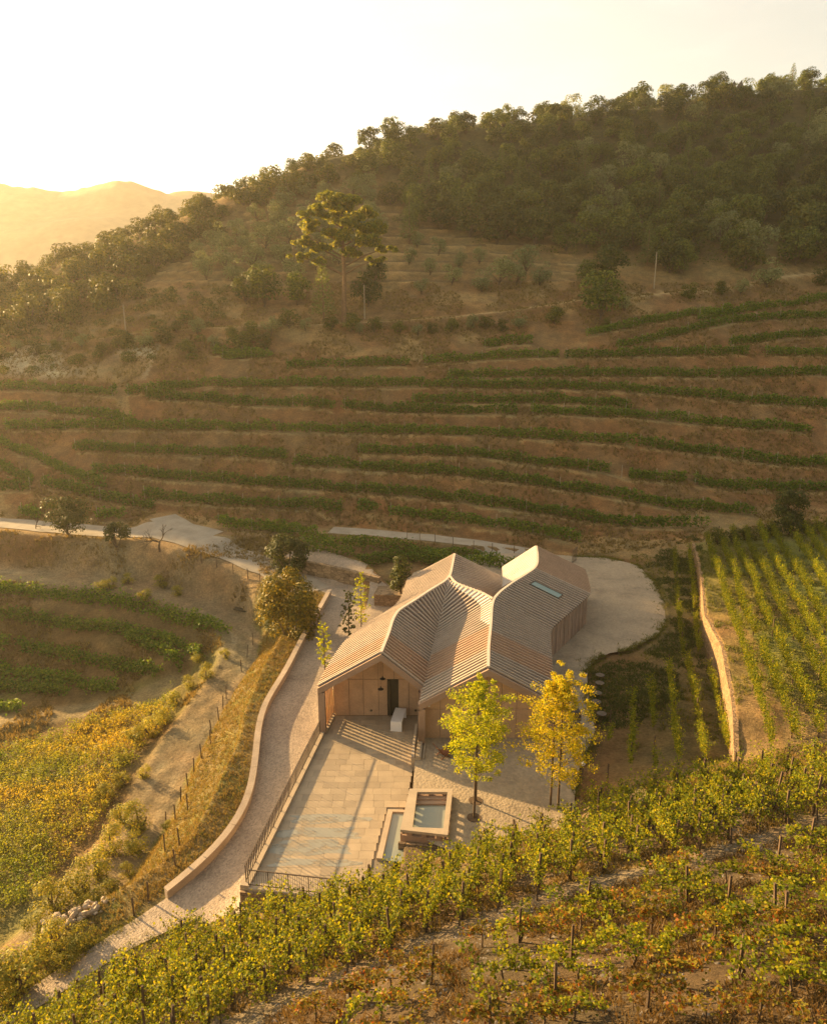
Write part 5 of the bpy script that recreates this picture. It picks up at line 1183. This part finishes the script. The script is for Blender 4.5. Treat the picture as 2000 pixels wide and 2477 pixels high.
for i, (x, y, z, first, nr, nj) in enumerate(posts):
    o = link('vine_post', pmb, None, (x, y, z)); o.rotation_euler = (gv.normal() * .04, gv.normal() * .04, gv.random() * 3); o.scale = (1, 1, gv.uniform(.95, 1.12))
    tag(o, 'dark vine post, %s from footpath in the %s near row from left' % (nth(nj), nth(nr)), 'post', 'posts among the near vines')
    if first and gv.random() < .6:
        mb = MB().bar((.0, 0, 1.25), (.75 * RD[0] * -1, .75 * RD[1] * -1, -.1), .07, .07)
        tag(mb.build('brace_post', M['post'], None, (x, y, z)), 'slanting brace post at the footpath end of the %s near row from left' % nth(nr), 'post', 'brace posts at the row ends')
# thin autumn vines below the footpath
LOW = [tuple(hit(*p)[:2]) for p in ((2100, 2010), (1806, 2075), (1674, 2105), (1518, 2150), (1403, 2180), (1259, 2225), (1144, 2275), (1000, 2335), (820, 2410), (700, 2470), (800, 2560), (2100, 2560))]
lows = []
for s in np.arange(-6, 16, 1.5):
    for t in np.arange(10, 34, 1.35):
        q = np.array([t * .9 - 14 + s * .25, 10.5 + s * .95 + t * .06]) + gv.normal(size=2) * .28
        if inpoly(q[:1], q[1:], LOW)[0] and gv.random() < .78: lows.append((q[0], q[1], float(gz(q[0], q[1]))))
print('low', len(lows))
LG, LR, LP = [], [], []
for i, c in enumerate(lows):
    rd = gv.random() < .36
    o = empty('grapevine', c, R(80) + gv.normal() * .25, 'thin reddening grapevine in the rusty plot below the footpath' if rd else 'thin straggling green grapevine in the rusty plot below the footpath', 'grapevine', 'reddening vines below the footpath' if rd else 'straggling green vines below the footpath')
    (LR if rd else LG).append(o); s = gv.uniform(.85, 1.2); o.scale = (s, s, s * .95); ms = (VRD[i % 3] if rd else VSP[i % 4]); link('foliage', ms[0], o); link('trunk', ms[1], o)
    if i % 5 == 0:
        o = link('vine_post', pmb, None, c); o.scale = (.8, .8, .85); o.rotation_euler = (gv.normal() * .06, gv.normal() * .06, 0); tag(o, 'dark stake standing in the rusty plot below the footpath', 'post', 'stakes in the rusty plot'); LP.append(o)
rank_labels(LG, 5, 'thin straggling green grapevine, %s from left, %s below the footpath', RANK); rank_labels(LR, 4, 'thin reddening grapevine, %s from left, %s below the footpath', RANK); rank_labels(LP, 2, 'dark stake in the rusty plot, %s from left in the %s', RANK)
# trellised rows of the right-hand plots
def r5(*a): return [(1300 + x / 2.48, 1200 + y / 2.48) for x, y in a]
PLOT = [r5((1010,290),(1060,460),(1110,610),(1160,770),(1220,940),(1260,1060),(1310,1240),(1390,1510)), r5((1080,250),(1150,440),(1200,630),(1260,780),(1330,960),(1400,1110),(1450,1270),(1540,1490)), r5((1160,250),(1230,440),(1300,590),(1350,750),(1420,880),(1480,1020),(1560,1190),(1680,1450)),
        r5((1240,258),(1340,470),(1400,610),(1460,730),(1540,880),(1640,1040),(1720,1210),(1800,1370)), r5((1320,225),(1450,490),(1520,630),(1600,770),(1700,960),(1800,1150)), r5((1390,225),(1540,470),(1640,670),(1760,880)), r5((1480,215),(1620,400),(1720,590),(1800,730)), r5((1560,205),(1720,400),(1800,510)), r5((1660,215),(1760,340)), r5((1735,215),(1800,290))]
STRIP = [r5((815,380),(830,560),(845,800),(865,960)), r5((905,360),(925,540),(940,760),(960,950)), r5((780,1050),(800,1250),(840,1590)), r5((890,1040),(940,1250),(990,1590)), r5((1010,1050),(1060,1220),(1140,1550)), r5((670,1200),(690,1400),(700,1690)), r5((560,1240),(570,1420),(545,1700)), r5((430,1400),(425,1560),(415,1740))]
ordn = ('first', 'second', 'third', 'fourth', 'fifth', 'sixth', 'seventh', 'eighth', 'ninth', 'tenth')
def plot_row(pl, label, group, seed, dens, mat='vine_leaf', ht=1.0):
    w = np.array([p for p in (hit(*q) for q in pl) if p is not None]); w = resample(w, .86); g = np.random.default_rng(seed)
    w[:, 2] = gz(w[:, 0], w[:, 1]); a = math.atan2(-(w[-1, 0] - w[0, 0]), w[-1, 1] - w[0, 1]); sp = [tuple(q) for q in w if g.random() < dens]
    o = empty('trellis_row', tuple(w[len(w) // 2]), 0, label, 'vine row', group)
    f = merged('foliage', sp, TRE, mat, '', .74 * ht, 1.0 * ht, None, a); f.parent = o; f.location = -Vector(o.location); f['kind'] = 'stuff'
    for q in w[::9]: 
        c = link('post', pmb, o, (q[0] - w[len(w) // 2][0], q[1] - w[len(w) // 2][1], q[2] - w[len(w) // 2][2])); c.scale = (.8, .8, .85)
for i, pl in enumerate(PLOT): plot_row(pl, '%s trellised vine row from the retaining wall on the right-hand plot' % ordn[i], 'trellised rows of the right-hand plot', 700 + i, .88)
for i, (pl, lab, dn) in enumerate(zip(STRIP, ('shaded vine row beside the far drive bank', 'shaded vine row at the foot of the retaining wall', 'sunlit row in the lower strip, leftmost of the lit three', 'sunlit row in the lower strip, middle of the lit three', 'sunlit row in the lower strip nearest the retaining wall', 'thin shaded row left of the sunlit strip rows', 'sparse shaded row in the planted bed by the drive', 'sparse shaded row next to the court edge'), (.55, .6, .8, .8, .8, .5, .45, .45))):
    plot_row(pl, lab, 'vine rows of the lower strip', 800 + i, dn, 'vine_leaf', .9)
# basin rows in the hollow at the left
def r2p(*a): return [(x / 1.929, 1200 + y / 1.929) for x, y in a]
BAS = [r2p((-40,440),(150,468),(350,490),(480,496),(700,535),(900,595),(1055,642)), r2p((-40,556),(200,592),(400,625),(600,645),(750,675),(850,715),(930,758)), r2p((600,665),(750,725),(845,800)), r2p((90,695),(250,740),(400,775),(550,805),(735,838)), r2p((-40,802),(200,855),(400,895),(535,912)), r2p((-40,888),(150,915),(310,928)), r2p((-40,1000),(90,1004)), r2p((-40,700),(30,704))]
BACK = [[(735,1310),(800,1318),(880,1326)], [(745,1332),(840,1344),(960,1356),(1060,1368)], [(880,1322),(980,1336),(1100,1350),(1200,1362)], [(1000,1352),(1100,1366),(1250,1380)], [(640,1286),(700,1292),(760,1296)]]
for i, pl in enumerate(BAS + BACK):
    w = np.array([p for p in (hit(*q) for q in pl) if p is not None]); w = resample(w, .5); g = np.random.default_rng(900 + i); n = int(len(w) * 75)
    k = g.integers(0, len(w), n); p = w[k] + 0; p[:, :2] += g.normal(size=(n, 2)) * .26; dens = vnoise(p[:, 0], p[:, 1], 1.2, 60 + i) + .5; p[:, 2] = gz(p[:, 0], p[:, 1]) + .1 + (1.05 if i < len(BAS) else 1.35) * g.random(n) ** .8 * (.6 + .6 * dens)
    p = p[g.random(n) < .4 + dens]; b = i >= len(BAS)
    tag(link('vine_row', leaves('vine_row', p, g.normal(size=(len(p), 3)) * .6 + np.array([0, -.2, .5]), .26, .75, None, g), None, None, M['vine_far']),
        ('%s green vine row down the terraces of the left hollow' % ordn[i]) if not b else ('%s vine row in the bed between the house and the rear road' % ordn[i - len(BAS)]), 'vine row', 'vine rows of the left hollow' if not b else 'vine rows behind the house')
# ------------------------------------------------------------------ grasses, weeds, stones
def blades(name, xy, per, h, w, mat, label, g, lean=.45, zoff=0.0):
    xy = np.repeat(np.asarray(xy)[:, :2], per, 0); n = len(xy); xy = xy + g.normal(size=(n, 2)) * .10; z = gz(xy[:, 0], xy[:, 1]) + zoff - .02
    a = g.uniform(0, 6.28, n); hh = h * g.uniform(.5, 1.4, n); ww = w * g.uniform(.6, 1.4, n); l = g.normal(size=(n, 2)) * lean * hh[:, None]
    b0 = np.c_[xy[:, 0] - np.cos(a) * ww / 2, xy[:, 1] - np.sin(a) * ww / 2, z]; b1 = np.c_[xy[:, 0] + np.cos(a) * ww / 2, xy[:, 1] + np.sin(a) * ww / 2, z]; t = np.c_[xy + l, z + hh]
    me = np_mesh(name, np.stack([b0, b1, t], 1).reshape(-1, 3), np.arange(3 * n).reshape(n, 3), attr=np.clip(np.repeat(g.random(n // per), per) * .6 + g.random(n) * .4, 0, 1))
    return tag(link(name, me, None, None, M[mat]), label, None, None, 'stuff')
def scat(n, x0, x1, y0, y1, g, cond):
    q = np.c_[g.uniform(x0, x1, n), g.uniform(y0, y1, n)]; return q[cond(q)]
def inframe(q, m=80):
    px, py = proj(np.c_[q, gz(q[:, 0], q[:, 1])]); return (px > -m) & (px < 2000 + m) & (py < 2477 + m)
SRd = [tuple(p) for p in SR]
offroad = lambda q: (poly_sd(q[:, 0], q[:, 1], PAD) > .4) & (poly_sd(q[:, 0], q[:, 1], SRd) > .5)
gg = np.random.default_rng(15)
trk = lambda q, d: polyline_near(q[:, 0], q[:, 1], TRACK)[0] > d
q = scat(60000, -75, 80, 82, 145, gg, lambda q: inframe(q) & (polyline_near(q[:, 0], q[:, 1], ROAD_BACK)[0] > 2.4) & (polyline_near(q[:, 0], q[:, 1], ROAD_RING)[0] > 2) & (polyline_near(q[:, 0], q[:, 1], ROAD_FORK)[0] > 2.2) & (poly_sd(q[:, 0], q[:, 1], PAD) > .5) & (vnoise(q[:, 0], q[:, 1], 3.5, 31) + .5 > .38))
blades('dry_grass', q, 4, .30, .16, 'dry', 'short dry grass over the terrace banks of the hillside', gg)
ld = lambda q: np.array([pyi_ for pyi_ in np.interp(q[:, 0], belowp[:, 0], belowp[:, 1])])
q = scat(42000, -16, 26, 9, 36, gg, lambda q: inframe(q, 40) & offroad(q) & (q[:, 1] > ld(q) - .3) & (vnoise(q[:, 0], q[:, 1], 1.7, 32) + .5 > .42) & (polyline_near(q[:, 0], q[:, 1], [tuple(p) for p in PATH])[0] > .55))
blades('dry_grass', q[:9000], 5, .20, .05, 'dry', 'pale dry grass between the near vines', gg); blades('green_grass', q[9000:14500], 5, .17, .06, 'turf', 'green weeds between the near vines', gg)
q = scat(30000, -16, 26, 9, 34, gg, lambda q: inframe(q, 40) & (q[:, 1] < ld(q) - .5) & (vnoise(q[:, 0], q[:, 1], 1.4, 33) + .5 > .40))
blades('rusty_undergrowth', q, 7, .24, .04, 'dryred', 'rusty dead undergrowth in the plot below the footpath', gg, .6)
q = scat(40000, -26, -4, 28, 76, gg, lambda q: inframe(q) & offroad(q) & (polyline_near(q[:, 0], q[:, 1], KERB)[0] < 8.5) & trk(q, 1.9) & (gz(q[:, 0], q[:, 1]) < .6))
blades('dry_grass', q[:8000], 5, .20, .05, 'dry', 'dry tufts on the planted bank below the parapet', gg); blades('green_grass', q[8000:13500], 5, .17, .06, 'turf', 'green tufts on the planted bank below the parapet', gg)
q = scat(26000, -60, -12, 56, 90, gg, lambda q: inframe(q) & offroad(q) & trk(q, 2.0) & (gz(q[:, 0], q[:, 1]) < 2.2) & (vnoise(q[:, 0], q[:, 1], 4, 35) + .5 > .45))
blades('hollow_grass', q, 4, .32, .12, 'dry', 'dry grass and weeds on the slopes of the left hollow', gg)
q = scat(26000, 14, 60, 30, 82, gg, lambda q: inframe(q) & (poly_sd(q[:, 0], q[:, 1], PAD) > .5) & ~inpoly(q[:, 0], q[:, 1], BLOCK) & (vnoise(q[:, 0], q[:, 1], 2.2, 36) + .5 > .45))
blades('green_grass', q[:9000], 5, .20, .07, 'turf', 'green cover between the rows of the right-hand plots', gg); blades('dry_grass', q[9000:], 5, .22, .06, 'dry', 'straw grass between the rows of the right-hand plots', gg)
def along(line, n, sd, g):
    l = resample(np.array([p[:2] for p in line]), .2); k = g.integers(0, len(l), n); return l[k] + g.normal(size=(n, 2)) * sd
q = np.concatenate([along(DRIVE, 2600, .16, gg), along(DRIVE, 700, .5, gg), along(SR[len(KERB):len(KERB) + 8], 900, .25, gg), along(SR[-6:] + [SR[0]], 700, .3, gg)])
q = q[vnoise(q[:, 0], q[:, 1], 1.5, 44) + .5 > .35]; gh = gz(q[:, 0], q[:, 1]); up = np.where(poly_sd(q[:, 0], q[:, 1], PAD) < .1, .6 - gh, 0)
blades('edge_weeds', q, 5, .16, .05, 'turf', 'weeds creeping over the edges of the paved drive and road', gg, .6, np.repeat(up, 5))
BED = [tuple(at(*p, .7)[:2]) for p in ((1425,1640),(1450,1605),(1510,1590),(1570,1600),(1640,1630),(1650,1700),(1560,1740),(1500,1800),(1440,1780))]
BED2 = [tuple(at(*p, .7)[:2]) for p in ((1560,1370),(1620,1330),(1690,1330),(1700,1500),(1700,1620),(1640,1620),(1560,1570),(1620,1530),(1625,1460))]
q = scat(26000, 12, 34, 44, 84, gg, lambda q: (inpoly(q[:, 0], q[:, 1], BED) | (inpoly(q[:, 0], q[:, 1], BED2) & (vnoise(q[:, 0], q[:, 1], 1.5, 46) > -.05))) & (poly_sd(q[:, 0], q[:, 1], PAD) > .15))
blades('ground_cover', q, 5, .22, .08, 'cover', 'dark green ground cover planted beside the paved drive', gg, .7)
# golden weeds on the sunny hump at lower left
HUMP = [tuple(hit(*p)[:2]) for p in ((-80, 1850), (60, 1810), (200, 1752), (330, 1712), (415, 1672), (430, 1720), (370, 1790), (300, 1880), (245, 1990), (160, 2090), (60, 2190), (-80, 2280))]
q = scat(26000, -60, -10, 26, 75, gg, lambda q: inframe(q) & inpoly(q[:, 0], q[:, 1], HUMP)); n = min(len(q), 3600); q = q[:n]; print('weeds', n)
z = gz(q[:, 0], q[:, 1]); kk = np.repeat(np.arange(n), 15); hh = (gg.uniform(.35, 1.0, n) * (.7 + 1.0 * (vnoise(q[:, 0], q[:, 1], 2.0, 41) + .5)))[kk] * gg.random(len(kk)) ** .7
P = np.c_[q[kk] + gg.normal(size=(len(kk), 2)) * .15, z[kk] + hh]; tt = np.clip(vnoise(q[:, 0], q[:, 1], 3.2, 38) + .5 + gg.normal(size=n) * .15, 0, 1)[kk]
tag(link('golden_weeds', leaves('golden_weeds', P, gg.normal(size=(len(kk), 3)) + np.array([-.2, 0, .5]), .17, .5, tt, gg), None, None, M['weed']), 'sunlit golden weeds covering the hump at lower left', None, None, 'stuff')
# broom bushes beside the track
BR = [near_m for near_m in [tree_meshes('broom', 1.9, 1.6, -.3, 14, 1800, .10, 600 + i, 'bush', rmin=.18, rmax=.3, up=.6, shell=.3) for i in range(4)]]
BB = {True: [], False: []}
for i, (px, py, s) in enumerate(((300,1990,.95),(335,2005,1.2),(270,2060,1.15),(330,2060,1.0),(235,2120,1.25),(190,2165,1.15),(130,2200,1.2),(220,2195,.9),(330,1800,1.1),(370,1778,1.2),(395,1752,.9),(300,1850,.8),(60,2390,1.5),(20,2420,1.4),(130,2300,1.0),(200,2290,.9),(95,2260,.9),(270,2160,.7),(310,2120,.6),(160,2340,.8),(405,2010,.5),(350,1880,.6),(255,1935,.9),(295,1900,.8),(425,1700,.7),(460,1665,.8),(500,1640,.9),(480,1600,.8),(545,1590,.6),(430,1440,.8),(390,1420,.9),(350,1450,.9),(250,1430,.9),(270,1422,.8),(310,1412,.8))):
    p = hit(px, py); lit = py > 1740
    BB[lit].append(plant('broom_bush', BR[i % 4], p, i * 2.1, s, 'feathery yellow-green broom bush on the sunny side of the dirt track' if lit else 'low green bush in the shade of the left hollow', 'bush', 'broom bushes beside the dirt track' if lit else 'low bushes of the left hollow'))
rank_labels(BB[True], 4, 'feathery yellow-green broom bush, %s from left, %s by the dirt track', RANK); rank_labels(BB[False], 2, 'low green bush in the left hollow, %s from left in the %s', RANK)
# loose stones: pale heap and scattered slate
p0 = hit(205, 2215); stm = []
for i in range(5):
    g = np.random.default_rng(40 + i); import bmesh
    bm = bmesh.new(); bmesh.ops.create_icosphere(bm, subdivisions=1, radius=1)
    for v in bm.verts: v.co *= g.uniform(.65, 1.15)
    for v in bm.verts: v.co.z *= .6
    me = bpy.data.meshes.new('stone'); bm.to_mesh(me); bm.free(); me.materials.append(M['coping']); stm.append(me)
hp_ = empty('stone_heap', tuple(p0), 0, 'heap of pale broken stone beside the dirt track at lower left', 'stone heap')
for i in range(90):
    x, y = gg.normal() * 1.0, gg.normal() * .55; r = math.hypot(x, y * 1.6); h = max(0, .55 * (1 - r / 2.2)) * gg.random() ** .5
    o = link('stone', stm[i % 5], hp_, (x + y * .4, y + x * .5, h - .05)); s = gg.uniform(.08, .24); o.scale = (s, s, s); o.rotation_euler = (gg.random() * 3, gg.random() * 3, 0)
q = scat(9000, -14, 26, 9, 34, gg, lambda q: inframe(q, 20) & offroad(q)); q = q[:4200]; V = []; Fc = []
a = np.array([(-1, -1, 0), (1, -1, 0), (1, 1, 0), (-1, 1, 0), (-.6, -.7, .5), (.7, -.5, .6), (.5, .6, .5), (-.5, .5, .4)], float); fc = np.array([(4, 5, 6, 7), (0, 1, 5, 4), (1, 2, 6, 5), (2, 3, 7, 6), (3, 0, 4, 7)])
n = len(q); th = gg.uniform(0, 6.28, n); s = gg.uniform(.025, .10, n) * gg.random(n) ** .5; z = gz(q[:, 0], q[:, 1])
A = a[None] * s[:, None, None] * np.stack([gg.uniform(.7, 1.5, n), gg.uniform(.6, 1.1, n), gg.uniform(.4, 1.0, n)], 1)[:, None, :]
VX = A[..., 0] * np.cos(th)[:, None] - A[..., 1] * np.sin(th)[:, None] + q[:, :1]; VY = A[..., 0] * np.sin(th)[:, None] + A[..., 1] * np.cos(th)[:, None] + q[:, 1:]
tag(link('slate_stones', np_mesh('slate_stones', np.stack([VX, VY, A[..., 2] + z[:, None] - .01], -1).reshape(-1, 3), (fc[None] + np.arange(n)[:, None, None] * 8).reshape(-1, 4)), None, None, M['slate']), 'loose slate stones scattered over the near vineyard soil', None, None, 'stuff')
BP, RP = [], ([], [])
# bank posts below the parapet, posts by the rear road
for i, (px, py) in enumerate(((612,1560),(598,1590),(585,1625),(548,1690),(540,1715),(530,1745),(512,1775),(510,1800),(488,1835),(470,1870),(455,1905),(438,1940),(425,1985),(402,2000),(435,2045),(400,2060),(630,1520),(645,1490),(455,1960),(425,2095),(360,2180),(325,2215))):
    p = hit(px, py); o = link('bank_post', pmb, None, tuple(p)); o.scale = (.8, .8, .72); o.rotation_euler = (gv.normal() * .06, gv.normal() * .06, 0); tag(o, 'weathered post in the line along the bank below the parapet', 'post', 'posts along the bank below the parapet'); BP.append(o)
rank_labels(BP, 3, 'weathered post below the parapet, %s from left in the %s', RANK)
for i, (px, py) in enumerate(((985,1303),(1015,1308),(1052,1312),(1095,1322),(1145,1330),(1190,1336),(1243,1343),(460,1352),(488,1362),(525,1372),(565,1388),(600,1400),(630,1412))):
    p = hit(px, py); o = link('road_post', pmb, None, tuple(p)); o.scale = (.8, .8, .68); a_ = i < 7
    tag(o, 'thin post along the rear road behind the house' if a_ else 'thin post on the bank below the gravel road', 'post', 'posts along the rear road' if a_ else 'posts below the gravel road'); RP[not a_].append(o)
rank_labels(RP[0], 1, 'thin post along the rear road behind the house, %s from the left%s', ('',)); rank_labels(RP[1], 1, 'thin post on the bank below the gravel road, %s from the left%s', ('',))
# drive gate leaf at the rear corner of the house
p = at(1383, 1362, .6); o = empty('metal_gate', tuple(p), R(60), 'dark slatted metal gate behind the rear corner of the house', 'gate')
for i in range(7): MB().bar((i * .28, 0, .05), (i * .28, 0, 1.5), .04, .03).build('bar', M['steel'], o)
MB().bar((0, 0, 1.5), (1.7, 0, 1.5), .05, .05).build('top_rail', M['steel'], o); MB().bar((0, 0, .06), (1.7, 0, .06), .05, .05).build('bottom_rail', M['steel'], o)
# timber by the track
p = hit(590, 1480); o = empty('timber_pile', tuple(p), R(-25), 'dark timber beams lying at the bend of the dirt track', 'timber')
for k_ in range(2): MB().box((0, .3 * k_, .1 + .05 * k_), (2.6, .18, .18), .05 * k_).build('beam', M['dark'], o)

# ------------------------------------------------------------------ far mountains, clouds and the hazy air
def ridge_sheet(name, prof, dist, depth, mat, label, zb=-60):
    xs = np.linspace(prof[0][0], prof[-1][0], 220); ys = np.interp(xs, [p[0] for p in prof], [p[1] for p in prof]); g = np.random.default_rng(3)
    top = np.array([atY(x, y, dist) for x, y in zip(xs, ys)]); rows = []
    for j, f in enumerate(np.linspace(0, 1, 22)):
        w = top.copy(); w[:, 1] = dist - depth * f; w[:, 2] = top[:, 2] * (1 - f) ** 1.25 + zb * (1 - (1 - f) ** 1.25)
        nz = vnoise(w[:, 0], w[:, 1], 95, 50) * 38 + vnoise(w[:, 0], w[:, 1], 32, 51) * 13; w[:, 2] += nz * min(1, f * 4) * (1 - f * .6); w[:, 2] += vnoise(w[:, 0], w[:, 1], 9, 52) * 3; rows.append(w)
    back = top.copy(); back[:, 1] += depth; back[:, 2] = zb; rows.insert(0, back)
    V = np.array(rows); m, n = V.shape[:2]; I = np.arange(m * n).reshape(m, n); q = np.c_[I[:-1, :-1].ravel(), I[:-1, 1:].ravel(), I[1:, 1:].ravel(), I[1:, :-1].ravel()][:, ::-1]
    tag(link(name, np_mesh(name, V.reshape(-1, 3), q, smooth=True), None, None, mat), label, None, None, 'structure')
mm = surf('far_slope', (.17, .14, .07), .95, .3, .02, .1, 0)
ridge_sheet('mountain', ((-700, 560), (-400, 470), (-150, 440), (0, 445), (60, 452), (150, 462), (210, 455), (240, 446), (285, 434), (320, 440), (370, 455), (405, 468), (480, 461), (540, 470), (640, 500), (800, 560)), 1000, 520, mm, 'hazy far mountain ridge beyond the left shoulder of the hill')
tag(MB().add([(-1500, -300, -70), (1500, -300, -70), (1500, 1700, -70), (-1500, 1700, -70)], [(0, 1, 2, 3)]).build('valley_floor', mm), 'valley floor far below', None, None, 'structure')
HAZE = .0002
hm, t, N, L = new_mat('air_haze'); out = N('ShaderNodeOutputMaterial'); pv = N('ShaderNodeVolumePrincipled')
pv.inputs['Color'].default_value = (1.0, .93, .80, 1); pv.inputs['Density'].default_value = HAZE; pv.inputs['Anisotropy'].default_value = .52
L(pv.outputs[0], out.inputs['Volume'])
tag(MB().box((0, 800, 130), (4400, 2600, 402)).build('haze', hm), 'pale golden haze filling the valley air', None, None, 'stuff')
